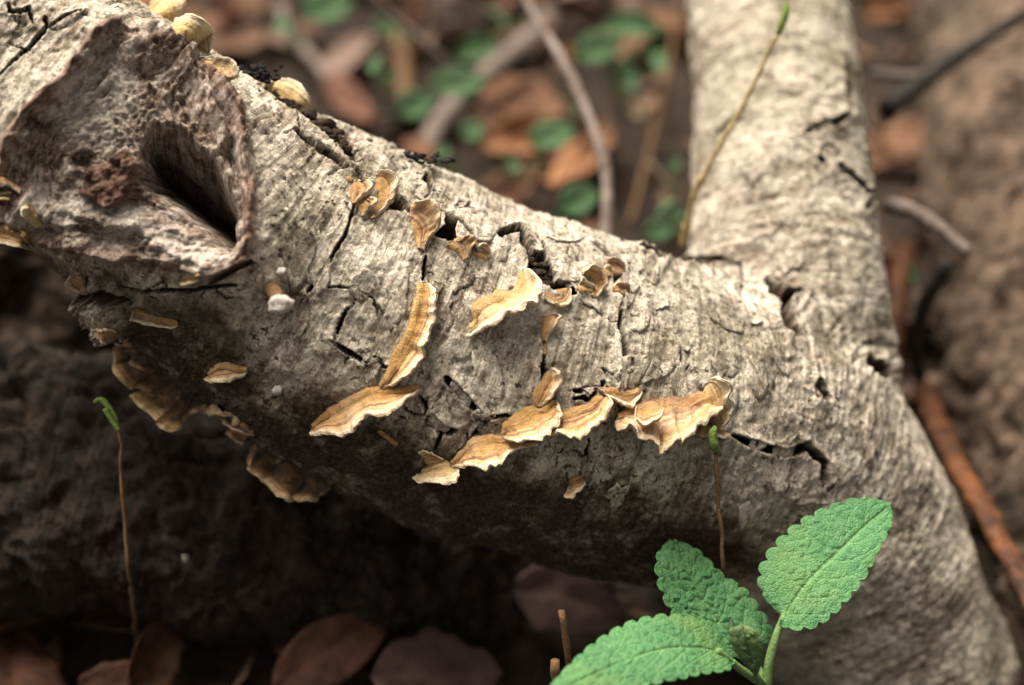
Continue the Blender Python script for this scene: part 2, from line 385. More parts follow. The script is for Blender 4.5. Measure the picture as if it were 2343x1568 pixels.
# coordinates along and around the log
def along(V, P, R):
    best = np.full(len(V), 1e9); idx = np.zeros(len(V), int)
    for k in range(len(P)):
        d = ((V - P[k]) ** 2).sum(1); b = d < best; best[b] = d[b]; idx[b] = k
    T = np.gradient(P, axis=0); ds = np.linalg.norm(T, axis=1); T /= ds[:, None]
    L = np.r_[0, np.cumsum(np.linalg.norm(np.diff(P, axis=0), axis=1))]
    r = V - P[idx]; u = L[idx] + (r * T[idx]).sum(1)
    p = r - (r * T[idx]).sum(1)[:, None] * T[idx]
    a = np.cross(T[idx], np.array([0.25, 0.3, 0.92])); a /= np.linalg.norm(a, axis=1)[:, None]; b = np.cross(T[idx], a)
    ang = np.arctan2((p * b).sum(1), (p * a).sum(1))
    return u, ang, np.sqrt(best) - R[idx], R[idx]
uT, aT, sT, rT = along(V, TP[::2], TR[::2]); uB, aB, sB, rB = along(V, BP[::2], BR[::2])
isB = sB < sT
U = np.where(isB, uB + 3.0, uT); W = np.where(isB, aB * 0.03, aT * 0.055)
bc = np.stack([U, W, np.zeros(nV)], 1)
PX, DEP = to_px(V)
front = np.clip((-(N * (V - CAM)).sum(1) / np.linalg.norm(V - CAM, axis=1)) * 6, 0, 1)

disp = 0.0022 * fbm(V, 22, 2, 1) + 0.0009 * fbm(V, 70, 3, 4)
# bark plates: domain-warped cells standing a little proud of one another
wv = np.stack([noise(V * 45, 21), noise(V * 45, 22), noise(V * 45, 23)], 1)
F1, F2, cid = cells(V * np.array([52, 52, 52]) + 0.3 * wv, 5)
plate = sstep(0.0, 0.10, F2 - F1)
pres = sstep(-0.05, 0.35, noise(V * 14, 31))                 # plates show only in places
disp += 0.0016 * (cid - 0.5) * plate * pres - 0.0004 * (1 - plate) * pres
pit = sstep(0.42, 0.62, noise(V * 260, 35)) * sstep(-0.1, 0.4, noise(V * 30, 37)); disp -= 0.0011 * pit
disp += 0.00055 * fbm(V, 340, 2, 38)
F1, F2, cid2 = cells(V * 130 + 0.6 * wv * 2, 8)
disp += 0.00045 * (cid2 - 0.5) * sstep(0, 0.25, F2 - F1)
# fine ridges running round the log
rid = noise(np.stack([U * 560, W * 28, V[:, 2] * 8], 1), 41) + 0.6 * noise(np.stack([U * 1000, W * 45, V[:, 1] * 10], 1), 42)
disp += 0.00055 * rid * sstep(-0.5, 0.3, noise(V * 18, 33))
wr = 1 - np.abs(noise(V * 85 + 0.8 * wv, 51)); wrm = sstep(0.25, 0.5, noise(V * 24, 52)); disp -= 0.0006 * sstep(0.95, 1.0, wr) * wrm
crackA = 0.4 * sstep(0.97, 1.0, wr) * wrm + 0.25 * (1 - plate) * pres * sstep(0.0, 0.4, noise(V * 26, 36))

def seg_dist(P, poly):
    """distance to a polyline and position along it (0..1)"""
    best = np.full(len(P), 1e9); tb = np.zeros(len(P)); L = np.r_[0, np.cumsum(np.linalg.norm(np.diff(poly, axis=0), axis=1))]
    for a, b, l0 in zip(poly[:-1], poly[1:], L[:-1]):
        ab = b - a; ll = (ab @ ab) + 1e-9; t = np.clip(((P - a) @ ab) / ll, 0, 1)
        d = np.linalg.norm(P - a - t[:, None] * ab, axis=1); m = d < best
        best[m] = d[m]; tb[m] = (l0 + t[m] * math.sqrt(ll)) / L[-1]
    return best, tb
def sdf_poly(P, poly):
    """positive inside"""
    poly = np.asarray(poly, float); d, _ = seg_dist(P, np.vstack([poly, poly[:1]]))
    ins = np.zeros(len(P), bool); x, y = P[:, 0], P[:, 1]; j = len(poly) - 1
    for i in range(len(poly)):
        xi, yi = poly[i]; xj, yj = poly[j]
        c = ((yi > y) != (yj > y)) & (x < (xj - xi) * (y - yi) / (yj - yi + 1e-12) + xi); ins ^= c; j = i
    return np.where(ins, d, -d)

# cracks: (zone, points, width px, depth mm)
CR = [('d', [(575,190),(640,226),(700,260),(745,295),(786,326),(800,350),(808,382)], 30, 9), ('d', [(665,312),(720,340),(770,370),(802,394)], 14, 8),
 ('d', [(800,392),(830,420),(868,440)], 7, 4), ('d', [(868,440),(895,455),(925,490)], 36, 15), ('d', [(925,490),(1000,522),(1050,547),(1085,566)], 34, 15), ('d', [(1085,566),(1110,572),(1122,572),(1140,546),(1165,538),(1188,548)], 21, 12),
 ('d', [(1188,515),(1194,570),(1215,600)], 14, 8), ('d', [(1205,590),(1228,612),(1250,645),(1262,662)], 36, 9), ('d', [(1255,664),(1310,668),(1345,650)], 19, 10), ('d', [(1400,600),(1412,640),(1420,680)], 12, 7), ('d', [(1300,560),(1318,600),(1330,640)], 3, 2), ('d', [(1238,560),(1242,600),(1250,640)], 6, 4),
 ('d', [(1426,672),(1423,740),(1430,800),(1423,860),(1419,905)], 8.5, 8), ('d', [(1248,780),(1241,880)], 5.5, 7), ('d', [(972,588),(966,645)], 6, 6),
 ('d', [(805,470),(792,540),(752,600),(702,670),(655,725)], 4.5, 4), ('d', [(760,780),(800,805),(838,832)], 9, 5), ('d', [(838,832),(858,815),(876,838),(905,840)], 5, 3), ('d', [(795,705),(768,782)], 4, 3), ('d', [(745,660),(800,655),(850,680),(880,720)], 3, 2),
 ('D', [(490,220),(580,340),(720,470),(880,650),(980,710)], 13, 7), ('D', [(200,680),(330,830),(430,940),(530,970),(650,930)], 14, 7), ('D', [(120,480),(200,600),(240,700)], 8, 4), ('D', [(1040,840),(940,970),(840,1100),(720,1220),(590,1370)], 7.5, 6), ('D', [(450,960),(400,1100),(340,1210)], 6, 4), ('D', [(1020,830),(1200,760),(1300,740),(1370,800)], 6, 3),
 ('d', [(1346,1000),(1335,1070),(1318,1112)], 6, 6), ('A', [(0,640),(120,620),(230,660),(290,560),(312,480)], 6.5, 5), ('A', [(0,510),(110,565)], 5, 3), ('A', [(405,255),(440,240)], 13, 8), ('A', [(360,425),(430,445)], 12, 8), ('A', [(640,470),(650,500)], 7, 5),
 ('d', [(1672,998),(1730,1020),(1800,1037),(1850,1022),(1888,1060),(1892,1150)], 15, 9), ('d', [(1838,312),(1900,287),(1946,262)], 15, 9), ('d', [(1932,120),(1941,200),(1946,262)], 11, 6), ('d', [(1888,335),(1900,378)], 36, 13), ('d', [(1905,380),(1960,420),(2000,452),(2012,482)], 16, 9), ('d', [(1972,485),(1996,445)], 11, 6),
 ('d', [(1745,655),(1788,692),(1832,668)], 18, 9), ('d', [(1788,692),(1802,742),(1832,772)], 18, 8), ('d', [(1868,868),(1892,922)], 17, 8), ('d', [(1972,818),(2022,872)], 17, 9), ('d', [(1455,582),(1560,602),(1640,600),(1700,612)], 18, 8), ('d', [(1555,790),(1560,860)], 3, 2),
 ('1', [(60,20),(70,90),(130,95),(200,75),(235,185)], 9, 5), ('1', [(530,165),(430,185),(320,235),(230,325),(100,420),(0,540)], 8, 5), ('1', [(300,150),(330,240)], 7, 4), ('B', [(1125,240),(1150,380),(1160,490)], 8, 5), ('d', [(975,400),(970,430)], 9, 5), ('d', [(1040,560),(1078,585)], 8, 5),
 ('d', [(590,600),(545,618),(500,640)], 7, 4), ('d', [(290,640),(350,655),(430,652),(560,645)], 7, 4), ('d', [(210,655),(260,650),(310,690)], 10, 5), ('d', [(230,720),(265,728)], 12, 6)]
disp0 = disp.copy()
pxw = PX + np.stack([noise(V * 120, 61), noise(V * 120, 62)], 1) * 5.0 + np.stack([noise(V * 330, 63), noise(V * 330, 64)], 1) * 2.2
_r = random.Random(9)
for z, p, w, dmm in list(CR):                                  # fine side splits branching off the cracks
    q = Zp(z, p); ln_ = np.linalg.norm(np.diff(q, axis=0), axis=1).sum()
    for _ in range(int(ln_ / 90) + 1):
        k_ = _r.randrange(len(q) - 1); a_ = q[k_] + (q[k_ + 1] - q[k_]) * _r.random(); th_ = _r.uniform(0, 6.28); pp = [a_]
        for _k in range(_r.randint(2, 4)):
            th_ += _r.gauss(0, .5); pp.append(pp[-1] + np.array([math.cos(th_), math.sin(th_)]) * _r.uniform(8, 20))
        CR.append(('d', pp, _r.uniform(1.6, 2.6), _r.uniform(0.7, 1.6)))
fidx = np.where(front > 0)[0]; FPX = PX[fidx].astype(np.float32)
for z, p, w, dmm in CR:
    poly = Zp(z, p); mg = 22 + 2.2 * w; lo, hi_ = poly.min(0) - mg, poly.max(0) + mg
    m = fidx[(FPX[:, 0] > lo[0]) & (FPX[:, 0] < hi_[0]) & (FPX[:, 1] > lo[1]) & (FPX[:, 1] < hi_[1])]
    if not len(m): continue
    d, t = seg_dist(pxw[m], poly)
    hw = 0.5 * w * (0.10 + 0.90 * np.clip(4 * t * (1 - t), 0, 1) ** 0.6) * (1 + 0.35 * noise(V[m] * 230, 65) + 0.3 * noise(V[m] * 70, 66))
    c = 1 - sstep(hw * 0.75, hw * 1.25 + 0.9, d)
    disp[m] -= 0.001 * dmm * c * front[m]
    disp[m] += 0.00022 * min(dmm, 6) * np.exp(-((d - hw * 1.3) / (w * 0.9 + 4)) ** 2) * (1 - c) * front[m]      # lifted lips
    crackA[m] = np.maximum(crackA[m], (1 - sstep(hw * 1.15 + 0.4, hw * 1.35 + 1.6, d)) * front[m])

dcrack = disp - disp0
# the big branch scar on the near side
KN = [(8,295),(60,210),(130,150),(185,75),(245,48),(290,95),(370,92),(430,130),(472,195),(520,255),(558,330),(580,430),(588,520),(566,590),(490,602),(400,592),(300,562),(200,530),(100,482),(30,402),(5,350)]
HO = [(312,320),(330,285),(395,300),(450,340),(498,400),(535,475),(540,535),(515,556),(470,510),(400,455),(335,425),(312,390)]
KN = np.array(KN, float) + [12, 32]; HO = np.array(HO, float) + [8, 18]
m = np.where((front > 0) & (PX[:, 0] < 760) & (PX[:, 1] < 780))[0]
pk = PX[m] + np.stack([noise(V[m] * 60, 71), noise(V[m] * 60, 72)], 1) * 16 + np.stack([noise(V[m] * 190, 73), noise(V[m] * 190, 74)], 1) * 6
dk = sdf_poly(pk, KN); dh = sdf_poly(pk + np.stack([noise(V[m] * 140, 75), noise(V[m] * 140, 76)], 1) * 6, HO)
fm = front[m]
front2 = np.clip((-(N[m] * (V[m] - CAM)).sum(1) / np.linalg.norm(V[m] - CAM, axis=1)) * 1.7 - 0.25, 0, 1)
coll = front2 * 0.0095 * sstep(-150, 10, dk) - 0.0045 * sstep(40, 110, dk)
rough = sstep(-12, 20, dk)
cb = V[m] * 150 + wv[m] * .6; K1, K2, kid = cells(cb, 17); K3, K4, kid2 = cells(V[m] * 380 + wv[m], 18)
kc = np.array([300., 330.]); kang = np.arctan2(pk[:, 1] - kc[1], pk[:, 0] - kc[0])
kfib = np.stack([dk / 11.0, np.cos(kang) * 5, np.sin(kang) * 5], 1)
rgh = 0.0016 * noise(kfib, 20) + 0.0009 * noise(kfib * np.array([2.3, 2, 2]), 24) + 0.0030 * (kid - 0.5) * sstep(0, .12, K2 - K1) + 0.0007 * (kid2 - 0.5) * sstep(0, .3, K4 - K3) + 0.0004 * noise(V[m] * 700, 19)
kfa = np.zeros((nV, 3)); kfa[m] = kfib
ringr = 0.0018 * np.sin(dk / 15.0 + 3 * noise(V[m] * 50, 80)) * sstep(0, 10, dk) * (1 - sstep(70, 110, dk))
lipk = 0.0034 * np.exp(-((dk - 18) / 14) ** 2) * (1 + 0.8 * noise(V[m] * 130, 85))
hole = -0.044 * sstep(-5, 20, dh)
lipd, _ = seg_dist(pk, np.array([(110,440),(200,470),(320,500),(430,555),(490,585)], float))
lip = 0.006 * np.exp(-(lipd / 30) ** 2)
rdd, _ = seg_dist(pk, np.array([(320,110),(380,150),(430,220),(470,290),(505,350)], float))
lip += 0.005 * np.exp(-(rdd / 13) ** 2)
gr, _ = seg_dist(pk, np.array([(350,130),(400,170),(460,240),(510,330),(540,430)], float))
lip -= 0.004 * np.exp(-(gr / 9) ** 2) * sstep(0, 20, dk)
fl = sdf_poly(pk, [(215,390),(290,345),(318,385),(335,455),(285,465),(205,430)])
lip += 0.007 * sstep(-4, 8, fl)
disp[m] += fm * (coll + lipk * front2 + rough * (rgh + ringr) + hole + lip)
kpale = np.zeros(nV)
kp = np.maximum(sdf_poly(pk, [(120,230),(200,140),(300,120),(320,200),(290,300),(300,360),(200,360),(140,300)]) / 40, 1.2 - lipd / 26)
kpale[m] = sstep(-0.4, 0.9, kp + 0.7 * noise(V[m] * 160, 83))
kredd, _ = seg_dist(pk, np.array([(5,320),(60,215),(130,155),(190,78),(245,52),(285,95)], float)); fl2 = sstep(-3, 6, fl)
rimk = np.exp(-((dk - 12) / 16) ** 2) * sstep(-0.35, 0.25, noise(V[m] * 70, 86))
kred = np.zeros(nV); kred[m] = np.maximum(np.maximum((1 - sstep(20, 38, kredd)), rimk), fl2) * sstep(-14, 4, dk)
knotA = np.zeros(nV); knotA[m] = fm * sstep(-8, 14, dk + 10 * noise(V[m] * 90, 81)) * 0.97
crackA[m] = np.maximum(crackA[m] * (1 - 0.6 * knotA[m]), fm * sstep(2, 30, dh) * 0.92)
# small round gnarl under it
dg_, _ = seg_dist(PX[m] + (pk - PX[m]) * 0.6, np.array([(238,690),(262,725)], float))
gn = 1 - sstep(28, 62, dg_); disp[m] += fm * gn * (0.009 + 0.0022 * (kid - 0.5) + 0.0016 * noise(V[m] * 330, 84))
# wrinkled bark ridge where the limb leaves the log
fd, ft_ = seg_dist(PX, np.array([(1440,588),(1540,606),(1640,612),(1740,640),(1830,690),(1920,760),(2010,840)], float)); fwt = np.exp(-(fd / 34) ** 2) * front
disp += fwt * (0.0020 + 0.0022 * noise(np.stack([ft_ * 34, fd / 40, np.zeros(nV)], 1), 88) + 0.0012 * noise(V * 260, 89))
crackA = np.maximum(crackA, 0.8 * fwt * sstep(0.25, 0.5, noise(np.stack([ft_ * 34, fd / 12, np.ones(nV)], 1), 87)))
# damp soil on the lower flank, widened and darkened to paint its shade too
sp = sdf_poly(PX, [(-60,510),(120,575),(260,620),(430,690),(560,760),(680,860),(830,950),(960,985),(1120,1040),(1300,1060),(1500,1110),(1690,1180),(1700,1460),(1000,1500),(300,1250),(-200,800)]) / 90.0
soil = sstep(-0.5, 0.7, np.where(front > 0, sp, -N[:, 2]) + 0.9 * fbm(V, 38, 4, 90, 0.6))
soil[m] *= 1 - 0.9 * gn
disp += soil * (0.0007 * noise(V * 420, 91) + 0.0006 * noise(V * 800, 92))
disp += 0.00016 * noise(V * 1100, 93) + 0.0007 * noise(np.stack([U * 150, W * 14, np.zeros(nV)], 1), 94) * (0.5 + isB)
V2 = V + N * disp[:, None]
nb = len(base.vertices); vb = np.empty(nb * 3, np.float32); base.vertices.foreach_get("co", vb)
Vn = V + N * (disp - dcrack)[:, None]
print("base order", np.abs(vb.reshape(-1, 3) - V[:nb]).max())
BVH = BVHTree.FromPolygons(Vn[:nb].tolist(), [p.vertices[:] for p in base.polygons])

log = empty("fallen_log", (0.0, 0.0, 0.0))
tag(log, "thick pale grey fallen log with cracked bark, a hollow knot and a forked limb", "log")
fB = isB[Q].sum(1) >= 3; fK = (knotA[Q].mean(1) > 0.4) & ~fB
def sub(name, mask):
    q = Q[mask]; ids, inv = np.unique(q, return_inverse=True)
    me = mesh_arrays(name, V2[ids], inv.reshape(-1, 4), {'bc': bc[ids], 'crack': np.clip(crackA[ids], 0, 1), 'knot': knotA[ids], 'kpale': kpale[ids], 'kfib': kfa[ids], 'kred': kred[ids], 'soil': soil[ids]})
    return link(name, me, MAT_BARK, log)
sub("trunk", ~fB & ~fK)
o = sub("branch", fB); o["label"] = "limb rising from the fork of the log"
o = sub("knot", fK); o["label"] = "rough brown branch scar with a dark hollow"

def crumb_strip(name, poly, n, r, spread, seed):
    rr = random.Random(seed); VV, FF, off = [], [], 0; line = resample(np.array(poly, float), 120, 1)
    for q in range(n):
        x, y = line[rr.randrange(120)] + np.array([rr.gauss(0, spread), rr.gauss(0, spread)])
        h0, hn = hit((x, y)); c = h0 - hn * rr.uniform(0.0, 0.0022)
        u, f = unit_blob(8, 11); d = 1 + 0.8 * fbm(u + q * 3.1, 1.9, 2, seed)
        v = c + u * d[:, None] * rr.uniform(*r) * np.array([rr.uniform(.5, 1.8), rr.uniform(.5, 1.4), rr.uniform(.4, 1.0)])
        VV.append(v); FF.append(f + off); off += len(v)
    o = link(name, mesh_arrays(name, np.vstack(VV), np.vstack(FF)), MAT_CHARB, log); o["kind"] = "stuff"; o["label"] = "dark crumbly inner bark in the broken ridge"
def unit_blob(nu, nv):
    th = np.linspace(0, math.pi, nu)[:, None]; ph = np.arange(nv) / nv * 2 * math.pi
    return np.stack([np.sin(th) * np.cos(ph), np.sin(th) * np.sin(ph), np.cos(th) * np.ones_like(ph)], -1).reshape(-1, 3), grid_faces(nu, nv, True)
MAT_CHARB = simple_mat("dark inner bark", (0.007, 0.005, 0.004), (0.055, 0.03, 0.017), 260)
def hit(p, inset=0.0):
    r = rays(p)[0]; h = BVH.ray_cast(Vector(CAM), Vector(r).normalized())
    if h[0] is None:
        best = None
        for d in np.linspace(0.42, 0.64, 45):
            q = BVH.find_nearest(Vector(CAM + r * d))
            if best is None or q[3] < best[3]: best = q
        h = best
    return np.array(h[0]), np.array(h[1])
def log_depth(p):
    r = rays(p)[0]; h = BVH.ray_cast(Vector(CAM), Vector(r).normalized())
    return None if h[0] is None else float((np.array(h[0]) - CAM) @ FWD)

_r = random.Random(21); nfl = 0
for _ in range(400):
    x0, y0 = _r.uniform(560, 2000), _r.uniform(250, 1250)
    h_ = BVH.ray_cast(Vector(CAM), Vector(rays([x0, y0])[0]).normalized())
    if h_[0] is None or nfl >= 90: continue
    n_ = np.array(h_[1])
    if n_ @ (CAM - np.array(h_[0])) < 0.12 or (x0 < 1700 and y0 > 560 + 0.46 * x0 - 60): continue
    nfl += 1; c_ = np.array(h_[0]); e1 = np.cross(n_, [0.3, 0.2, 0.9]); e1 /= np.linalg.norm(e1); e2 = np.cross(n_, e1)
    R0 = _r.uniform(.0016, .0055); asp = _r.uniform(1.0, 2.6); rot_ = _r.uniform(-.4, .4); nt_, nr_ = 22, 5
    hinge = _r.uniform(0, 6.28); lift = _r.uniform(.0004, .0013); VV = []
    th_ = np.arange(nt_) / nt_ * 2 * math.pi
    rad_ = 1 + 0.45 * noise(np.stack([np.cos(th_) * 1.3, np.sin(th_) * 1.3, np.full(nt_, nfl * 3.3)], 1), 3) + 0.3 * noise(np.stack([np.cos(th_) * 3.5, np.sin(th_) * 3.5, np.full(nt_, nfl * 3.3)], 1), 4)
    for side in (0, 1):
        for j in range(nr_):
            f_ = (j + 0.02) / (nr_ - 1)
            for k_ in range(nt_):
                a_ = th_[k_]; rr_ = R0 * rad_[k_] * f_; du, dv = rr_ * math.cos(a_) , rr_ * math.sin(a_) * asp
                p_ = c_ + e1 * (du * math.cos(rot_) - dv * math.sin(rot_)) + e2 * (du * math.sin(rot_) + dv * math.cos(rot_))
                q_ = BVH.find_nearest(Vector(p_)); up_ = 0.0002 + lift * max(0, 0.35 + 0.65 * math.cos(a_ - hinge)) * f_ ** 1.5
                VV.append(np.array(q_[0]) + np.array(q_[1]) * (up_ + (0.0 if side == 0 else -0.00055)))
    ft_ = grid_faces(nr_, nt_, True); k0 = nr_ * nt_; j_ = np.arange(nt_); ed = (nr_ - 1) * nt_
    F_ = np.vstack([ft_[:, ::-1], ft_ + k0, np.stack([ed + j_, ed + j_ + k0, ed + (j_ + 1) % nt_ + k0, ed + (j_ + 1) % nt_], 1)])
    VV = np.array(VV); ua, aa, sa, _q = along(VV, TP, TR); ub, ab, sb, _q = along(VV, BP, BR); ib = sb < sa
    link("bark_flake", mesh_arrays("bark_flake", VV, F_, {'bc': np.stack([np.where(ib, ub + 3, ua), np.where(ib, ab * .03, aa * .055), np.zeros(len(VV))], 1)}), MAT_BARK, log)
crumb_strip("inner_bark", [(578,192),(640,228),(700,262),(745,296),(786,327),(800,350),(806,382)], 150, (.0007, .0021), 7, 3)
crumb_strip("inner_bark", [(1208,592),(1228,612),(1248,640),(1258,660)], 50, (.0006, .0016), 8, 4)
crumb_strip("inner_bark", [(1455,584),(1560,604),(1640,602),(1700,614)], 40, (.0006, .0014), 4, 6)
# ------------------------------------------------------------------ bracket fungi
def bracket(z, A, R, label, mat='gold', k=0.85, th=0.0019, bulge=-0.05, wav=0.085, seed=None, ns=None, group=None, cat="fungus", name="bracket_fungus", clear=0.002, fwd=0.0, free=False, ruf_amp=0.15):
    global _fs; _fs += 1; seed = seed or _fs
    A = Zp(z, A); R = Zp(z, R)
    ln = np.linalg.norm(np.diff(R, axis=0), axis=1).sum(); ns = ns or int(np.clip(ln / 4.5, 18, 90)); nt = 20
    a = resample(A, ns, 2); r = resample(R, ns, 2)
    ss = np.linspace(0, 1, ns)
    q = np.stack([ss * ln / 26.0, np.full(ns, seed * 3.7), np.zeros(ns)], 1)
    r = r + np.stack([noise(q, 1), noise(q, 2)], 1) * 3.2 + np.stack([noise(q * 3.1, 3), noise(q * 3.1, 4)], 1) * 1.6
    A3 = np.array([hit(p)[0] for p in a]); An = np.array([hit(p)[1] for p in a])
    for _ in range(4): A3[1:-1] = 0.25 * A3[:-2] + 0.5 * A3[1:-1] + 0.25 * A3[2:]
    A3 = A3 + (CAM - A3) * (fwd / 0.46); dA = (A3 - CAM) @ FWD
    dist = np.linalg.norm(r - a, axis=1) / 2343.0 * FOVW * dA
    dR = dA - k * dist
    for i in range(ns):
        h = log_depth(r[i])
        if h is not None and not free: dR[i] = min(dR[i], h - clear)
    for _ in range(5): dR[1:-1] = 0.25 * dR[:-2] + 0.5 * dR[1:-1] + 0.25 * dR[2:]
    R3 = pts(r, dR)
    L = np.linalg.norm(R3 - A3, axis=1)
    A3 = A3 - An * 0.0012
    t = 1 - (1 - np.linspace(0, 1, nt)) ** 1.5
    P = A3[:, None] * (1 - t)[None, :, None] + R3[:, None] * t[None, :, None]
    cl = 0.0016 * np.minimum(1, t / 0.12) - 0.0012 * (t < 0.02); PXg, _ = to_px(P.reshape(-1, 3)); push = np.zeros((ns, nt))
    for i in range(ns):
        for jj in range(1, nt - 1):
            h = log_depth(PXg[i * nt + jj])
            if h is not None and not free:
                dd = (P[i, jj] - CAM) @ FWD; push[i, jj] = max(0, dd - (h - cl[jj]))
    for _ in range(3):
        push[1:-1] = np.maximum(push[1:-1], 0.25 * push[:-2] + 0.5 * push[1:-1] + 0.25 * push[2:]); push[:, 1:-1] = np.maximum(push[:, 1:-1], 0.25 * push[:, :-2] + 0.5 * push[:, 1:-1] + 0.25 * push[:, 2:])
    vd = CAM - P; dpt = -(vd @ FWD); P = P + vd * (push / dpt)[..., None]
    ds = np.gradient(P, axis=0); dt = np.gradient(P, axis=1)
    Nn = np.cross(ds, dt); Nn = Nn / (np.linalg.norm(Nn, axis=2)[..., None] + 1e-12)
    mean = Nn.reshape(-1, 3).mean(0)
    if mean @ (CAM - P.reshape(-1, 3).mean(0)) < 0: Nn = -Nn
    for _ in range(3):
        Nn[1:-1] = 0.25 * Nn[:-2] + 0.5 * Nn[1:-1] + 0.25 * Nn[2:]
    Nn /= np.linalg.norm(Nn, axis=2)[..., None] + 1e-12
    S, T = np.meshgrid(ss, t, indexing='ij')
    pos = np.stack([S.ravel() * ln / 40.0, T.ravel() * 0.8, np.full(S.size, seed * 1.9)], 1)
    und = (noise(pos, 11) + 0.5 * noise(pos * 2.3, 12)).reshape(S.shape)
    fin = noise(np.stack([S.ravel() * ln / 9.0, T.ravel() * 5, np.full(S.size, seed * 2.3)], 1), 13).reshape(S.shape)
    con = noise(np.stack([T.ravel() * 9, S.ravel() * 1.5, np.full(S.size, seed * 0.7)], 1), 14).reshape(S.shape)
    Lm = np.minimum(L, 0.03)[:, None]
    ruf = (noise(np.stack([S.ravel() * ln / 17.0, T.ravel() * 0.5, np.full(S.size, seed * 5.1)], 1), 15) + 0.5 * noise(np.stack([S.ravel() * ln / 8.0, T.ravel() * 0.5, np.full(S.size, seed * 6.1)], 1), 16)).reshape(S.shape)
    lipup = ruf_amp * Lm * ruf * np.clip((T - 0.35) / 0.65, 0, 1) ** 1.5 + 0.12 * Lm * np.clip((T - 0.6) / 0.4, 0, 1) ** 2
    off = lipup + bulge * Lm * np.sin(math.pi * T) + wav * Lm * und * T ** 1.3 * 2.0 + 0.00035 * fin * T + 0.00045 * con * (T * (1 - T) * 4)
    edge = np.sqrt(np.clip(1 - np.clip((T - 0.86) / 0.14, 0, 1) ** 2, 0, 1))
    thk = th * 1.2 * (1.15 - 0.3 * T) * np.minimum(1.0, 0.35 + 1.2 * np.minimum(L, 0.02) / 0.02)[:, None]
    mid = P + Nn * off[..., None]
    top = mid + Nn * (thk * (edge * 0.5))[..., None]; bot = mid - Nn * (thk * (edge * 0.5))[..., None]
    nv = ns * nt; VV = np.vstack([top.reshape(-1, 3), bot.reshape(-1, 3)])
    f = grid_faces(ns, nt)
    ft = f; fb = f[:, ::-1] + nv
    i = np.arange(ns - 1); rim = np.stack([i * nt + nt - 1, (i + 1) * nt + nt - 1, (i + 1) * nt + nt - 1 + nv, i * nt + nt - 1 + nv], 1)
    bs = np.stack([i * nt, i * nt + nv, (i + 1) * nt + nv, (i + 1) * nt], 1)
    j = np.arange(nt - 1); s0 = np.stack([j, j + 1, j + 1 + nv, j + nv], 1); s1 = np.stack([(ns - 1) * nt + j, (ns - 1) * nt + j + nv, (ns - 1) * nt + j + 1 + nv, (ns - 1) * nt + j + 1], 1)
    me = mesh_arrays(name, VV, np.vstack([ft, fb, rim, bs, s0, s1]),
                     {'t': np.r_[T.ravel(), T.ravel()], 's': np.r_[S.ravel(), S.ravel()], 'under': np.r_[np.zeros(nv), (T < 0.9).astype(float).ravel()]})
    o = link(name, me, MAT_F.get(mat, mat)); tag(o, label, cat, group)
    return o
_fs = 0
GR = "bracket fungi on the log"
def fb(z, A, R, label, **kw): return bracket(z, A, R, label, group=GR, **kw)
# along the middle of the log
fb('5', [(545,365),(522,460),(497,600),(445,740),(375,860),(325,1000),(265,1085)], [(600,372),(680,430),(665,520),(648,640),(603,720),(585,800),(570,920),(500,1000),(400,1055),(335,1092),(275,1100)], "long upright ochre strip bracket standing on edge above a wide shelf bracket", k=0.62, th=0.0022)
fb('5', [(-195,1370),(-110,1290),(-30,1235),(100,1165),(220,1105),(380,1120),(535,1092)], [(-205,1432),(-60,1424),(45,1418),(125,1372),(160,1305),(220,1290),(320,1290),(420,1230),(500,1160),(556,1102)], "wide buff shelf bracket with pale wavy lip below the upright strip bracket", k=1.0, th=0.0024)
fb('C', [(80,1100),(160,1000),(105,880),(140,790),(240,740),(330,740),(430,620),(500,650),(560,680),(650,640),(720,540),(740,440),(745,340)], [(-10,1270),(200,1160),(420,1075),(600,1012),(750,952),(840,902),(920,872),(990,770),(1050,640),(1052,540),(1000,420),(920,330),(790,308)], "large cream-edged bracket with rust patch, curving up beside the brown bark gap", mat='pale', k=0.75, th=0.0024)
fb('C', [(1080,555),(1140,640),(1250,605),(1370,570)], [(1045,740),(1150,790),(1210,860),(1300,840),(1390,830),(1445,720),(1432,620),(1395,568)], "small crumpled brown bracket tucked under the peeling bark edge", k=0.6, wav=0.11)
fb('C', [(1062,965),(1040,1080),(1022,1200),(1048,1285)], [(1240,915),(1308,960),(1272,1060),(1190,1150),(1105,1222),(1075,1288)], "small smooth yellow fan bracket at the top of a thin vertical crack", k=0.5, mat='gold')
fb('C', [(1560,480),(1640,510),(1700,570),(1725,650)], [(1585,350),(1700,213),(1812,262),(1900,370),(1942,460),(1885,590),(1780,692)], "cup-shaped golden bracket with pale rim at the end of the bark ridge", k=0.35, bulge=-0.28)
fb('C', [(1490,580),(1600,620),(1710,605)], [(1545,470),(1600,408),(1660,490),(1750,518),(1745,570)], "small pale curled bracket in front of the golden cup bracket", k=0.5, mat='pale', wav=0.1)
fb('C', [(1930,335),(2000,375),(2110,362)], [(1905,175),(2020,128),(2112,180),(2165,270),(2135,345)], "rounded tan bracket behind the golden cup bracket", k=0.1)
fb('C', [(1890,410),(1930,420),(1970,390)], [(1868,290),(1908,235),(1965,265),(1978,340)], "tiny buff bracket wedged between the cup bracket and the rounded tan one", k=0.3)
fb('C', [(2000,600),(2060,640),(2130,650),(2205,610)], [(1990,545),(2080,478),(2185,480),(2240,570),(2220,615)], "small crumpled ochre bracket over the long vertical crack", k=0.45, wav=0.12)
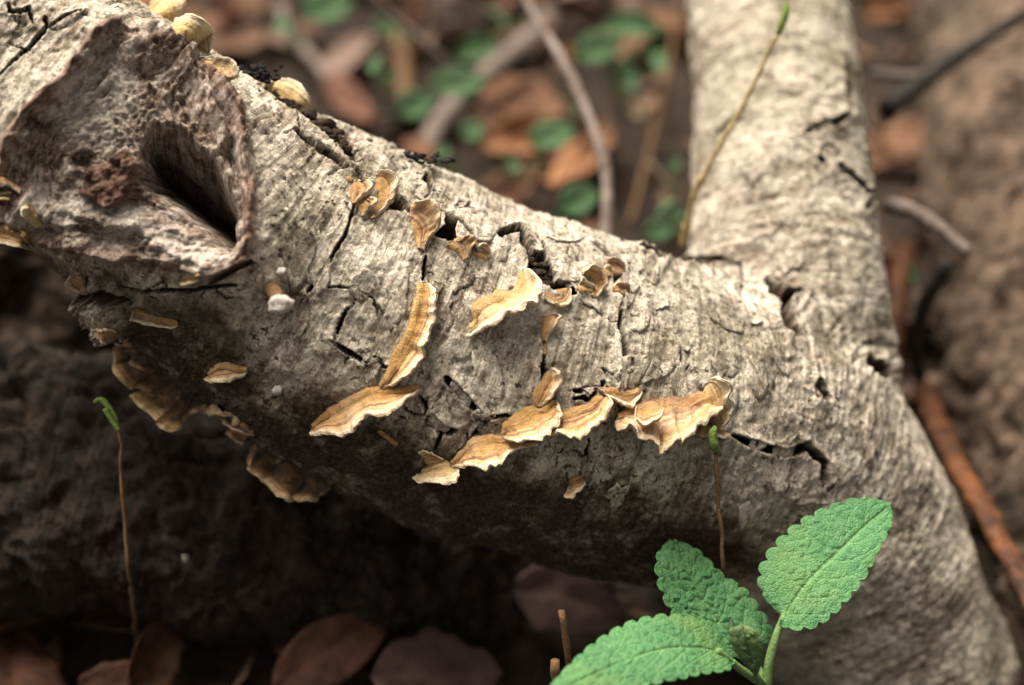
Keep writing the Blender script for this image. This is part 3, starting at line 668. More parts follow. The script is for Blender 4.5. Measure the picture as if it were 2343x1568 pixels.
# top crack
fb('B', [(440,300),(455,400),(490,520),(468,640),(400,785)], [(465,195),(600,113),(722,180),(768,320),(742,470),(652,590),(525,682),(425,792)], "upright golden ear-shaped bracket in the bark gap, the taller of a pair", k=0.35, mat='gold', th=0.0022)
fb('B', [(150,285),(100,400),(128,575)], [(190,290),(350,262),(422,340),(332,450),(222,545),(160,585)], "folded ochre bracket leaning against the ear-shaped one", k=0.55)
fb('B', [(225,615),(248,680),(268,745)], [(355,500),(482,540),(432,622),(342,692),(282,748)], "thin ochre bracket below the folded one in the bark gap", k=0.6)
fb('B', [(850,780),(858,880),(935,980),(990,1050),(1020,1175)], [(925,702),(1060,558),(1180,503),(1312,570),(1372,700),(1332,870),(1242,990),(1142,1130),(1085,1225)], "fan bracket with dark purple-brown rings standing in the bark gap", mat='band', k=0.4)
fb('B', [(1395,1140),(1500,1215),(1640,1345)], [(1550,1100),(1680,1010),(1792,1010),(1812,1110),(1752,1222),(1685,1338)], "rust-striped small bracket half inside the black bark gap", mat='band', k=0.4)
fb('B', [(1725,1275),(1790,1335),(1945,1325)], [(1795,1170),(1890,1108),(1982,1120),(2012,1210),(1992,1290),(1960,1330)], "small rounded brown bracket with pale rim beside the rust-striped one", k=0.4)
fb('B', [(40,255),(75,285),(115,275)], [(70,140),(118,98),(168,150),(150,220)], "tiny peg-like cream bracket above the folded ochre pair", mat='pale', k=0.3)
# lower row
fb('D', [(1905,150),(1880,230),(1780,340),(1715,440),(1692,560),(1740,625)], [(1930,103),(2062,130),(2132,190),(2112,290),(2032,400),(1972,500),(1885,585),(1775,635)], "narrow upright bracket with a rust groove at the foot of the thin crack", k=0.6)
fb('D', [(1270,1000),(1275,890),(1400,810),(1560,680),(1680,665),(1760,715),(1880,600),(1950,550)], [(1262,1055),(1370,1112),(1500,1152),(1620,1142),(1780,1102),(1920,1002),(2002,900),(2112,820),(2112,740),(2072,650),(2020,568)], "frilly-edged tan bracket with concentric zones under the narrow upright one", k=0.95, th=0.0022)
fb('D', [(560,1410),(620,1350),(720,1280),(850,1080),(1050,1043),(1220,1060),(1350,1110),(1480,1160),(1620,1150),(1730,1128)], [(565,1455),(700,1482),(870,1442),(970,1482),(1060,1522),(1180,1482),(1250,1412),(1400,1272),(1520,1190),(1640,1192),(1748,1140)], "ochre-hearted shelf bracket with thin pale lip below the frilly one", k=0.95, th=0.0022)
fb('D', [(190,1540),(330,1430),(450,1392),(545,1435)], [(40,1640),(120,1682),(300,1702),(480,1722),(640,1722),(702,1600),(690,1500)], "pinkish cream bracket at the left tip of the lower shelf row", k=0.9, mat='pale')
fb('D', [(230,1435),(330,1445),(445,1392)], [(118,1228),(240,1200),(350,1290),(455,1345)], "thin triangular tan flap above the pinkish cream bracket", k=0.4, th=0.0012)
fb('5', [(1490,1300),(1560,1242),(1640,1235),(1710,1220),(1742,1170),(1790,1158)], [(1440,1432),(1520,1450),(1620,1443),(1720,1392),(1812,1330),(1862,1260),(1882,1200),(1850,1162)], "smooth fan bracket with three dark brown stripes and broad golden margin", mat='band', k=0.95, th=0.0022)
fb('A', [(330,475),(450,505),(600,500),(720,540),(820,540),(905,508)], [(325,515),(440,592),(560,692),(625,722),(750,752),(842,772),(858,690),(902,622),(950,560),(922,508)], "irregular tan bracket above the big rosette, with a rotten brown end", k=0.8, wav=0.09)
fb('A', [(640,880),(760,790),(900,730),(1050,690),(1200,680),(1350,630),(1500,680),(1620,640),(1750,580),(1830,590)], [(600,890),(562,1010),(680,1132),(850,1272),(1000,1335),(1130,1330),(1200,1448),(1300,1335),(1450,1262),(1650,1152),(1702,1030),(1852,920),(2025,832)], "big folded rosette bracket with red-brown bands and wavy golden lip", mat='band', k=0.95, th=0.0028, wav=0.15)
fb('A', [(1850,470),(1828,590),(1850,700),(1900,800),(1980,900),(2000,1045)], [(1855,385),(1960,298),(2102,360),(2168,480),(2152,620),(2182,740),(2162,860),(2112,960),(2045,1045)], "tall cream ear bracket at the right end of the rosette", fwd=0.004, k=0.75, mat='pale', th=0.0024)
fb('A', [(880,740),(1000,690),(1120,690),(1200,740)], [(845,940),(920,992),(1040,1028),(1150,992),(1212,900),(1238,788)], "crescent bracket nested inside the big rosette", fwd=0.011, k=1.0, mat='gold', bulge=-0.1)
fb('A', [(1740,1010),(1900,1010),(2045,1050)], [(1702,1120),(1800,1195),(1900,1155),(2060,1195),(2145,1130)], "small ochre bracket under the rosette beside a green bud", k=0.8, wav=0.1)
fb('8', [(268,122),(300,100),(325,95)], [(240,190),(255,200),(290,190),(335,135)], "lone small buff bracket on the dark underside at the end of a crack", k=0.7, mat='gold')
# lower left, soiled ones on the flank
fb('E', [(430,380),(520,600),(700,760),(800,930)], [(195,370),(192,560),(200,690),(300,802),(420,905),(520,885),(700,885),(795,935)], "big soil-covered bracket with bright orange rim on the shaded flank", mat='dirty', k=0.7, th=0.0022)
fb('E', [(335,225),(390,290),(440,355)], [(290,195),(215,270),(268,352),(350,372),(425,372)], "small knobbly cream bracket above the soil-covered one", k=0.4, mat='pale')
fb('E', [(490,460),(560,510),(645,585)], [(495,470),(418,545),(480,585),(560,622),(640,605)], "little cream flap growing on the soil-covered bracket", fwd=0.006, k=0.6, mat='dirty')
fb('E', [(560,1000),(800,1030),(900,1200)], [(445,1020),(540,1135),(640,1205),(742,1295),(805,1352)], "crusty brown bracket coated in soil crumbs under the orange-rimmed one", mat='dirty', k=0.9, wav=0.1)
fb('E', [(1270,1350),(1450,1425),(1600,1490),(1725,1430)], [(1165,1225),(1350,1190),(1560,1158),(1760,1178),(1885,1260),(1855,1335)], "upturned pale-lipped bracket showing its dark pored underside", mat='dirty', k=0.6, th=0.0020, wav=0.03)
fb('E', [(1840,1340),(1980,1395),(2100,1490)], [(1695,1340),(1760,1425),(1880,1475),(2020,1532),(2108,1540)], "small orange bracket beside the upturned pale-lipped one", k=0.8)
fb('K', [(0,25),(100,105),(172,178)], [(-40,55),(60,155),(165,198)], "thin orange sliver bracket under the small orange one", k=0.7, mat='gold')
fb('E', [(880,1250),(1000,1195),(1170,1220)], [(798,1380),(900,1495),(1030,1498),(1105,1400),(1185,1280)], "crumbly tan crust bracket at the lowest bulge of the flank", mat='dirty', k=0.7, wav=0.15)
fb('E', [(1500,700),(1620,602),(1730,568),(1900,630),(2005,640)], [(1452,790),(1560,835),(1700,792),(1850,772),(1962,752),(2025,680)], "lone oval buff bracket on the bare dark flank", k=1.0, th=0.0024)
fb('4', [(930,560),(1000,610),(1080,640),(1210,655)], [(888,652),(960,658),(1060,682),(1150,694),(1222,682)], "slender orange bracket beside the round grey gnarl", k=0.9)
fb('4', [(1245,352),(1300,322),(1345,342)], [(1232,392),(1290,402),(1358,372)], "tiny oval orange bracket below the lip of the hollow knot", k=1.0)
fb('4', [(545,340),(565,390),(575,432)], [(490,318),(438,365),(458,402),(545,445)], "small rounded tan bracket on the outline above the grey gnarl", k=0.2)
fb('4', [(805,735),(800,760),(790,780)], [(700,688),(615,700),(612,740),(725,755)], "thin tongue-shaped buff bracket sticking out under the grey gnarl", k=0.1, th=0.0016)
fb('G', [(-160,170),(100,205),(262,335)], [(-160,300),(60,288),(180,342),(272,384)], "cream-edged shelf bracket under the left lip of the knot, upper of three", k=0.8)
fb('G', [(-160,350),(60,375),(132,412)], [(-160,500),(60,492),(125,482)], "small brown shelf bracket under the left lip of the knot, middle of three", k=0.8, mat='dirty')
fb('G', [(-160,880),(150,890),(300,945),(350,1080)], [(-160,1100),(100,1112),(250,1142),(362,1172)], "wide tan shelf bracket under the left lip of the knot, lowest of three", k=0.8)
fb('G', [(405,558),(460,700),(552,865)], [(370,570),(285,650),(288,732),(370,792),(478,856)], "bright cream shell-shaped bracket below the knot's left lip", k=0.6, mat='pale')
fb('K', [(262,390),(550,500),(900,640),(1200,840),(1372,890)], [(225,450),(238,560),(380,692),(560,792),(630,902),(742,982),(882,1008),(1050,982),(1182,902),(1262,872)], "dark soil-topped bracket with yellow rim hanging at the log's lower edge", mat='dirty', k=1.0, th=0.0024)
fb('K', [(520,515),(570,500),(610,490)], [(428,400),(480,392),(530,430),(565,475)], "tiny buff flap above the yellow-rimmed hanging bracket", k=0.4)
# behind the upper edge
fb('H', [(60,60),(150,130),(262,212)], [(80,-110),(300,-130),(565,15),(485,92),(385,172),(300,218)], "pale yellow bracket on the log's far edge, above the hollow knot", mat='pale', k=-0.35, bulge=0.06, wav=0.02, th=0.0028, free=True, ruf_amp=0.02)
fb('H', [(400,372),(560,540),(810,728)], [(415,250),(600,203),(782,260),(905,400),(935,540),(895,650),(830,722)], "large round pale bracket on the log's far edge", mat='pale', k=-0.35, bulge=0.06, wav=0.02, th=0.0028, free=True, ruf_amp=0.02)
fb('H', [(720,795),(820,950),(940,1040),(1085,1115)], [(740,768),(900,768),(1100,778),(1222,860),(1274,970),(1202,1042),(1115,1092)], "cupped cream bracket over the far edge beside black crumbs", mat='pale', k=0.0, bulge=-0.12, wav=0.04, free=True)
fb('H', [(1570,1175),(1800,1295),(2175,1445)], [(1595,1130),(1720,1078),(1900,1062),(2082,1130),(2184,1260),(2190,1400)], "half-round zoned yellow bracket behind the broken bark ridge", mat='pale', k=-0.35, bulge=0.06, wav=0.02, th=0.0028, free=True, ruf_amp=0.02)
# yellow threads of young fungus
for z, p, lab in (('C', [(1065,1270),(1085,1340),(1045,1400),(1070,1450),(1040,1490)], "yellow thread of young fungus in the thin vertical crack"), ('K', [(2030,0),(2110,60),(2180,110),(2230,150),(2300,190)], "yellow thread of young fungus below the wide buff shelf")):
    P3 = np.array([hit(q)[0] + hit(q)[1] * 0.0004 for q in resample(Zp(z, p), 44, 2)])
    v, f = tube(P3, 0.0006 * (1 + 0.9 * noise(np.stack([np.arange(44) * .21, np.zeros(44), np.zeros(44)], 1), 7)) + .0002, 8)
    o = link("fungus_thread", mesh_py("fungus_thread", v, f, attrs={'t': np.full(len(v), 0.4), 's': np.zeros(len(v)), 'under': np.zeros(len(v))}), MAT_F['gold']); tag(o, lab, "fungus")
# white button fungus on a short stalk
hb, hn = hit(Zp('4', [1870, 420])); tp = pt(*Zp('4', [1925, 520]), (hb - CAM) @ FWD - 0.006)
wf = empty("button_fungus", hb); tag(wf, "white button fungus on a tan stalk below the hollow knot", "fungus")
ax_ = np.linspace(0, 1, 8)[:, None]; v, f = tube(hb * (1 - ax_) + tp * ax_, np.linspace(0.0028, 0.0020, 8), 10, rough=0.15)
under(link("stalk", mesh_py("stalk", v, f), MAT_STALK), wf)
def blob(c, r, sc=(1, 1, 1), seed=0, amp=0.2, nu=14, nv=20, freq=1.3):
    th = np.linspace(0, math.pi, nu)[:, None]; ph = np.arange(nv) / nv * 2 * math.pi
    u = np.stack([np.sin(th) * np.cos(ph), np.sin(th) * np.sin(ph), np.cos(th) * np.ones_like(ph)], -1).reshape(-1, 3)
    d = 1 + amp * fbm(u, freq, 3, seed)
    return np.asarray(c) + u * d[:, None] * r * np.array(sc), grid_faces(nu, nv, True)
v, f = blob(tp, 0.0035, (1.1, 0.9, 0.8), 3, 0.3); under(link("cap", mesh_arrays("cap", v, f), MAT_WHITE), wf)
for z, p, r, lab in (('4', (1915, 300), 0.0016, "white speck of fungus just above the button fungus"), ('4', (1910, 1100), 0.0017, "pale grey speck right of the oval buff bracket")):
    h0, hn = hit(Zp(z, p)); v, f = blob(h0 + hn * 0.0012, r, (1, 1, .8), 5, 0.3); tag(link("fungus_speck", mesh_arrays("fungus_speck", v, f), MAT_WHITE), lab, "fungus")
# black crumbs along the far edge
for (x, y, n, lab) in ((572, 172, 60, "heap of black crumbs on the far edge between two pale brackets"), (955, 366, 45, "small tuft of black crumbs on the log's crest")):
    VV, FF = [], []; off = 0; h0, hn = hit((x, y + 6))
    for kq in range(n):
        c = h0 + np.array([random.gauss(0, 1) * 0.0045, random.gauss(0, 1) * 0.003, random.uniform(-0.002, 0.002)]) + hn * 0.001
        v, f = blob(c, random.uniform(0.0004, 0.0013), (random.uniform(.5, 1.8), random.uniform(.4, 1.3), random.uniform(.4, 1.1)), kq, 0.9, 7, 9, 2.0); VV.append(v); FF.append(f + off); off += len(v)
    tag(link("bark_crumbs", mesh_arrays("bark_crumbs", np.vstack(VV), np.vstack(FF)), MAT_CHAR), lab, "crumbs", kind="stuff")

# ------------------------------------------------------------------ dark mound added behind the log to stand in for shade
def mound(name, ctr, rad, mat, label, cat, seed, amp=0.18, nu=150, nv=220, freq=2.2, rough=0.004, soilattr=False):
    th = np.linspace(0, math.pi, nu)[:, None]; ph = np.arange(nv) / nv * 2 * math.pi
    u = np.stack([np.sin(th) * np.cos(ph), np.sin(th) * np.sin(ph), np.cos(th) * np.ones_like(ph)], -1).reshape(-1, 3)
    P = u * (1 + amp * fbm(u, freq, 2, seed))[:, None] * np.array(rad)
    d = rough * (1 - 2 * np.abs(noise(P * 55, seed + 5))) + rough * 0.7 * noise(P * 120, seed + 6) + rough * 0.55 * noise(P * 280, seed + 7) + rough * 0.3 * noise(P * 620, seed + 8)
    P = P + u * d[:, None] + np.asarray(ctr)
    o = link(name, mesh_arrays(name, P, grid_faces(nu, nv, True)), mat); return tag(o, label, cat)
bc2 = pt(40, 700, 0.74); bc2[2] = 0.03  # added mound: puts dark into a gap that holds only shade
mound("dark_mass", bc2, (0.16, 0.075, 0.11), MAT_SHADE_MOUND, "added dark mound standing in for shade behind the left end of the log", "dark_mass", 47, amp=0.25, nu=160, nv=240, rough=0.006)

# ------------------------------------------------------------------ second log on the right
def plain_log(name, A, label, mat, seed, nv=190, n=300, amp=0.0075, rag=0.0):
    P, R = ax3(A, n); v, f = tube(P, R, nv); ctr = np.vstack([np.repeat(P, nv, 0), P[:1], P[-1:]])
    nn = v - ctr; nl = np.linalg.norm(nn, axis=1)[:, None] + 1e-9; nn = nn / nl
    d = amp * fbm(v, 30, 3, seed) + amp * 0.35 * (1 - 2 * np.abs(noise(v * 75, seed + 3)))
    wv_ = np.stack([noise(v * 60, seed + 4)] * 3, 1); F1, F2, ci = cells(v * 45 + wv_ * .5, seed)
    d = d + 0.0022 * (ci - 0.5) * sstep(0, .12, F2 - F1) - 0.0025 * (1 - sstep(0, .1, F2 - F1))
    if rag: d = d + rag * (0.0016 * (1 - 2 * np.abs(noise(v * 140, seed + 8))) + 0.0010 * noise(v * 300, seed + 9) + 0.0006 * noise(v * 620, seed + 10))
    v = v + nn * d[:, None]
    uu = np.r_[np.repeat(np.arange(n) * 0.003, nv), 0, 0]
    at = {'bc': np.stack([uu, v[:, 0], v[:, 1]], 1)}
    me = mesh_py(name, v, f)
    a = me.attributes.new('bc', 'FLOAT_VECTOR', 'POINT'); a.data.foreach_set("vector", at['bc'].astype(np.float32).ravel())
    for kk in ('crack', 'knot', 'soil'):
        a = me.attributes.new(kk, 'FLOAT', 'POINT'); a.data.foreach_set("value", (0.75 * (1 - sstep(0, .07, F2 - F1)) if kk == 'crack' else np.zeros(len(v))).astype(np.float32))
    return tag(link(name, me, mat), label, "log")
MAT_BARK2 = bark_material("brown bark", (0.155, 0.108, 0.078), (0.05, 0.032, 0.022), (0.009, 0.006, 0.004), 0.42)
MAT_BARK3 = bark_material("dark rotten bark", (0.050, 0.036, 0.029), (0.013, 0.009, 0.0065), (0.005, 0.0035, 0.0025), 0.9)
dark_mass = plain_log("rotten_log", [(-620, 1000, 300, .60), (-250, 1075, 300, .572), (60, 1085, 290, .562), (330, 1130, 275, .56), (560, 1205, 225, .565), (760, 1290, 175, .572), (980, 1335, 150, .588), (1220, 1365, 120, .605), (1480, 1385, 95, .625), (1650, 1400, 40, .64)], "dark crumbly rotten log lying beneath the pale log", MAT_BARK3, 55, nv=250, n=330, amp=0.0075, rag=1.0)  # right end lengthened so the lit gap under the pale log turns dark
plain_log("weathered_log", [(2350, -500, 330, 1.12), (2450, 0, 330, 0.96), (2480, 400, 350, 0.80), (2510, 800, 360, 0.69), (2620, 1200, 360, 0.61), (2740, 1650, 350, 0.56), (2810, 2000, 340, 0.53)], "brown weathered log lying behind the fork of the pale log", MAT_BARK2, 77)

# ------------------------------------------------------------------ twigs and sticks
def stick(name, P3, r0, r1, mat, label, cat="twig", knots=0.0, seed=0, nv=9, n=26, group=None, ragged=0.0):
    Q = resample(P3, n, 2); R = np.linspace(r0, r1, n)
    if knots: R = R * (1 + knots * np.clip(np.sin(np.arange(n) * 1.35 + seed), 0.6, 1) * 1.0 - 0.6 * knots)
    v, f = tube(Q, R, nv, seed=seed, rough=0.22)
    if ragged: c_ = np.vstack([np.repeat(Q, nv, 0), Q[:1], Q[-1:]]); v = c_ + (v - c_) * (1 + ragged * noise(v * np.array([260, 260, 260]), 5) + ragged * np.sign(noise(v * 120, 6)) * .5)[:, None]; v[:, 2] = c_[:, 2] + (v[:, 2] - c_[:, 2]) * .55
    return tag(link(name, mesh_py(name, v, f), mat), label, cat, group)
def gp(L, z): return np.array([ground_pt(x, y, zz) for (x, y), zz in zip(L, z if hasattr(z, '__len__') else [z] * len(L))])
stick("twig", gp([(790,-60),(860,5),(950,85),(1052,172),(1090,205)], [.12,.10,.08,.055,.04]), 0.0030, .0026, MAT_TWIG, "straight grey twig ending at a green leaf among the litter", seed=2)
stick("twig", gp([(1180,-60),(1215,25),(1290,140),(1335,235),(1380,350),(1392,440),(1385,540),(1390,640)], [.16,.15,.145,.14,.13,.12,.11,.10]), .0019, .0028, MAT_TWIG, "thin knobbly twig curving down to the log's crest", knots=.35, seed=3)
stick("stick", gp([(1420,-120),(1300,5),(1180,115),(1060,220),(985,300),(950,420)], [.02,.02,.02,.018,.012,.006]), .0085, .0062, MAT_TWIG, "thick grey stick lying in the leaf litter", cat="stick", seed=4, nv=14)
stick("twig", gp([(2030,250),(2110,185),(2220,110),(2300,60),(2380,10)], [.13,.13,.135,.14,.15]), .0050, .0030, MAT_TWIGD, "black forked twig over the brown weathered log", seed=5)
stick("twig", gp([(2000,170),(2070,175),(2120,170)], [.12,.13,.13]), .0028, .002, MAT_TWIG, "short pale twig between the limb and the black twig", seed=6)
stick("twig", gp([(2030,470),(2090,480),(2150,520),(2215,580)], [.12,.125,.125,.12]), .0035, .0026, MAT_TWIG, "pale twig lying on the brown weathered log", seed=7)
stick("stick", gp([(2110,880),(2150,985),(2230,1130),(2320,1290),(2400,1440)], [.03,.04,.05,.06,.07]), .0054, .0040, MAT_TWIGR, "ragged orange-brown strip of split wood in the gap between the two logs", cat="stick", seed=8, nv=18, n=90, ragged=0.16)
stick("stick", gp([(2075,560),(2055,650),(2040,780),(2050,860)], [.06,.05,.04,.02]), .006, .005, MAT_TWIGR, "short reddish stick beside the log's fork", cat="stick", seed=9)
stick("stick", gp([(2170,600),(2115,690),(2090,800),(2110,900)], [.10,.08,.05,.02]), .0035, .003, MAT_TWIGD, "black broken stub of a stick leaning on the brown log", cat="stick", seed=10, nv=14)
stick("twig", gp([(640,20),(700,120),(760,190),(800,260)], [.01,.012,.012,.012]), .0045, .003, MAT_TWIG, "dull grey twig half sunk in the litter behind the pale brackets", seed=11)
stick("twig", gp([(905,60),(925,160),(930,260)], .012), .0055, .005, MAT_STALK, "short brown twig under the straight grey twig", seed=12)
stick("twig", gp([(1560,-40),(1530,160),(1490,330),(1440,520)], [.06,.05,.04,.02]), .0012, .0016, MAT_STALK, "slim brown stem standing in the litter beside the limb", seed=13)

# sprouts
MAT_PALE = simple_mat("pale stalk", (0.26, 0.19, 0.085), (0.42, 0.33, 0.17), 120)
def sprout(name, foot, mid, tip_pts, r, label, budr, smat=None):
    e = empty(name, foot); tag(e, label, "sprout")
    L = resample(np.vstack([[foot], mid]), 60, 2); L[2:-2] += 0.0007 * np.stack([noise(L[2:-2] * 110, 5), noise(L[2:-2] * 110, 6), noise(L[2:-2] * 110, 7)], 1); rr = 0.8 * np.linspace(r * 1.5, r * 0.8, 60) * (1 + 0.5 * (np.abs(np.sin(np.arange(60) * 0.21 + r * 9e3)) > 0.985)); v, f = tube(L, rr, 8, rough=0.3)
    under(link("stem", mesh_py("stem", v, f), smat or MAT_STALK), e)
    L = resample(np.vstack([mid[-1:], tip_pts]), 18, 2); v, f = tube(L, budr * np.interp(np.linspace(0, 1, 18), [0, .3, .8, 1], [.6, 1, .9, .45]), 9, rough=0.15)
    under(link("bud", mesh_py("bud", v, f), MAT_SPROUT), e); return e
d0 = 0.478
e = sprout("sprout", ground_pt(318, 1500, 0.0), pts([(298,1340),(285,1200),(272,1080),(275,1010),(272,985)], [.485,.482,.48,.478,.478]), pts([(262,955),(245,925),(228,911),(215,922)], [.478]*4), .0008, "slender seedling with hooked green tip in front of the dark rotten log", .0011)
L = resample(pts([(272,985),(258,965),(240,935)], [.476]*3), 10, 1); v, f = tube(L, np.linspace(.0008, .001, 10), 7); under(link("bud", mesh_py("bud", v, f), MAT_SPROUT), e)
e = sprout("sprout", ground_pt(1660, 1500, 0.0), pts([(1656,1330),(1650,1240),(1641,1140),(1640,1060),(1637,1035)], [.470,.466,.462,.458,.456]), pts([(1633,1015),(1630,995),(1637,975)], [.455]*3), .00095, "slender seedling with green bud in front of the rosette bracket", .0015)
e = sprout("sprout", pt(1560, 560, .56), pts([(1590,430),(1650,330),(1720,200),(1780,80)], [.54,.535,.53,.525]), pts([(1792,50),(1798,28),(1800,5)], [.523]*3), .0011, "pale bent seedling with green tip in front of the upper limb", .0015, MAT_PALE)
stick("dry_stalk", np.vstack([[ground_pt(1330, 1640, 0)], pts([(1303,1530),(1295,1460),(1285,1398)], [.47,.465,.462])]), .0014, .0011, MAT_STALK, "dry tan stalk standing beside the serrated green leaves", cat="stalk", seed=14)
stick("dry_stalk", np.vstack([[ground_pt(1290, 1680, 0)], pts([(1275,1560),(1268,1535),(1270,1512)], [.46,.458,.457])]), .0013, .0016, MAT_STALK, "stubby dry stalk tip at the edge of the front green leaf", cat="stalk", seed=15)

# ------------------------------------------------------------------ the green plant
def leaf_mat(name, a, b, vein):
    m = NT(name); co = m.coord()
    c = m.mix(m.ramp(m.noise(co, 70, 5, 0.6), [(0.3, 0), (0.7, 1)]), a, b)
    c = m.mix(m.ramp(m.noise(co, 38, 3), [(0.48, 0), (0.7, 0.5)]), c, (0.17, 0.27, 0.07))
    c = m.mix(m.math('MULTIPLY', m.attr("vein"), 0.75), c, vein)
    c = m.mix(m.math('MULTIPLY', m.ramp(m.vor(co, 900, 'DISTANCE_TO_EDGE'), [(0.0, 1), (0.09, 0)]), 0.3), c, vein)
    c = m.mix(m.ramp(m.noise(co, 520, 3, 0.6), [(0.27, 0.55), (0.33, 0)]), c, (0.16, 0.13, 0.05))
    tr = m.n("ShaderNodeBsdfTranslucent"); m.l(m.mix(0.5, c, (0.25, 0.45, 0.08)), tr.inputs["Color"])
    mx = m.n("ShaderNodeMixShader"); mx.inputs[0].default_value = 0.25
    m.l(m.b.outputs[0], mx.inputs[1]); m.l(tr.outputs[0], mx.inputs[2]); m.l(mx.outputs[0], m.out.inputs["Surface"])
    m.done(c, 0.5, m.bump(m.math('ADD', m.noise(co, 1500, 3, 0.7), m.ramp(m.vor(co, 900, 'DISTANCE_TO_EDGE'), [(0, 0), (0.2, 1)])), 0.00035, 0.6)); m.b.inputs["Specular IOR Level"].default_value = 0.35
    return m.m
MAT_LEAF = leaf_mat("fresh green leaf", (0.045, 0.165, 0.062), (0.085, 0.25, 0.095), (0.18, 0.36, 0.145))
MAT_LEAFY = leaf_mat("young downy leaf", (0.045, 0.10, 0.042), (0.085, 0.15, 0.065), (0.17, 0.25, 0.12))
MAT_LEAFS = leaf_mat("small green leaf", (0.045, 0.13, 0.06), (0.12, 0.24, 0.12), (0.16, 0.27, 0.12))
def serrate_leaf(parent, mid, left, right, teeth, seed, bul=0.00024, nu=170, nv=91, th=0.0004, mat=None):
    """mid/left/right: lists of (x, y, depth); the edges run from leaf base to tip"""
    f3 = lambda L: resample(np.c_[pts(np.array(L)[:, :2], np.array(L)[:, 2])], nu, 2)
    M, Lf, Rt = f3(mid), f3(left), f3(right)
    u = np.linspace(0, 1, nu); v = np.linspace(-1, 1, nv)
    sc = 1 - 0.12 * (1 - np.abs(np.sin(u * math.pi * teeth))) ** 1.6
    sc2 = 1 - 0.12 * (1 - np.abs(np.sin(u * math.pi * teeth + 0.8))) ** 1.6
    P = np.empty((nu, nv, 3))
    for j, vv in enumerate(v):
        E, s = (Lf, sc) if vv < 0 else (Rt, sc2); a = abs(vv)
        P[:, j] = M + (E - M) * (a * (1 + (s - 1) * a ** 3))[:, None]
    Nn = np.cross(np.gradient(P, axis=0), np.gradient(P, axis=1)); Nn /= np.linalg.norm(Nn, axis=2)[..., None] + 1e-12
    if (Nn.reshape(-1, 3).mean(0) @ (CAM - P.reshape(-1, 3).mean(0))) < 0: Nn = -Nn
    Uu, Vv = np.meshgrid(u, v, indexing='ij'); a = np.abs(Vv)
    ph = (Uu - 0.33 * a ** 1.3) * teeth * 0.5
    lat = np.abs(((ph + 0.5) % 1) - 0.5) / (teeth * 0.5)                     # distance to a side vein
    veinL = np.exp(-(lat / 0.0065) ** 2); veinM = np.exp(-(Vv / 0.035) ** 2)
    Lm = np.linalg.norm(np.diff(M, axis=0), axis=1).sum(); wl_ = np.linalg.norm(Lf - M, axis=1)[:, None]; wr_ = np.linalg.norm(Rt - M, axis=1)[:, None]
    wid = np.where(Vv < 0, wl_, wr_); cs = 0.0030
    pos = np.stack([(Uu * Lm / cs).ravel(), (Vv * wid / cs).ravel(), np.full(Uu.size, seed * 1.3)], 1)
    pos[:, 0] += 0.5 * noise(pos * .7, 5); pos[:, 1] += 0.4 * noise(pos * .8, 6); F1, F2, ci = cells(pos, seed)
    gap = (F2 - F1).reshape(Uu.shape); dome = sstep(0, 0.55, gap) * (0.6 + 0.8 * ci.reshape(Uu.shape))
    hgt = bul * (dome * 1.3 - 1.3 * veinL - 2.0 * veinM) * (1 - 0.5 * a ** 6) + 0.0012 * noise(pos * 0.12, seed + 3).reshape(Uu.shape) - 0.0010 * a ** 2
    top = P + Nn * hgt[..., None]; bot = top - Nn * th
    n = nu * nv; VV = np.vstack([top.reshape(-1, 3), bot.reshape(-1, 3)]); f = grid_faces(nu, nv)
    i = np.arange(nu - 1); e0 = np.stack([i * nv, (i + 1) * nv, (i + 1) * nv + n, i * nv + n], 1); e1 = np.stack([i * nv + nv - 1, i * nv + nv - 1 + n, (i + 1) * nv + nv - 1 + n, (i + 1) * nv + nv - 1], 1)
    ve = np.clip(veinM + 0.55 * veinL + 0.5 * (1 - sstep(0, 0.16, gap)), 0, 1).ravel()
    me = mesh_arrays("leaf", VV, np.vstack([f, f[:, ::-1] + n, e0, e1]), {'vein': np.r_[ve, ve]})
    return under(link("leaf", me, mat or MAT_LEAF), parent)
def z8(L, d): 
    q = Zp('8', np.array(L, float)); d = np.interp(np.linspace(0, 1, len(L)), np.linspace(0, 1, len(d)), d); return [(x, y, dd) for (x, y), dd in zip(q, d)]
foot = ground_pt(1750, 1700, 0.0)
pl = empty("herb_plant", foot); tag(pl, "fresh green herb with scalloped crinkled leaves in front of the log", "plant")
serrate_leaf(pl, z8([(1245,745),(1265,690),(1360,560),(1500,430),(1620,310),(1735,215)], [.452,.455,.462,.470]),
   z8([(1240,745),(1180,690),(1120,600),(1122,500),(1200,380),(1330,270),(1480,205),(1620,172),(1735,212)], [.454,.458,.466,.470]),
   z8([(1245,748),(1240,780),(1330,795),(1430,770),(1530,670),(1620,560),(1680,430),(1735,330),(1748,270),(1738,220)], [.450,.448,.452,.462,.470]), 13, 3)
serrate_leaf(pl, z8([(1120,930),(1050,850),(950,770),(870,640),(790,500),(735,385)], [.458,.459,.462,.466]),
   z8([(1110,935),(980,900),(850,830),(740,740),(672,600),(652,490),(675,420),(730,382)], [.455,.453,.456,.465]),
   z8([(1130,930),(1205,830),(1205,770),(1150,690),(1080,590),(985,545),(920,480),(840,410),(745,380)], [.462,.466,.468,.467]), 11, 8, bul=0.00045)
serrate_leaf(pl, z8([(1005,930),(940,885),(850,868),(700,875),(520,930),(340,1010),(120,1120)], [.446,.440,.430,.418,.405]),
   z8([(1008,928),(990,840),(930,760),(860,720),(720,700),(540,735),(400,815),(270,930),(110,1115)], [.446,.449,.446,.436,.424,.405]),
   z8([(1005,935),(1020,975),(900,985),(780,1020),(640,1040),(500,1090),(350,1130),(125,1125)], [.443,.432,.420,.410,.405]), 15, 5, bul=0.00026)
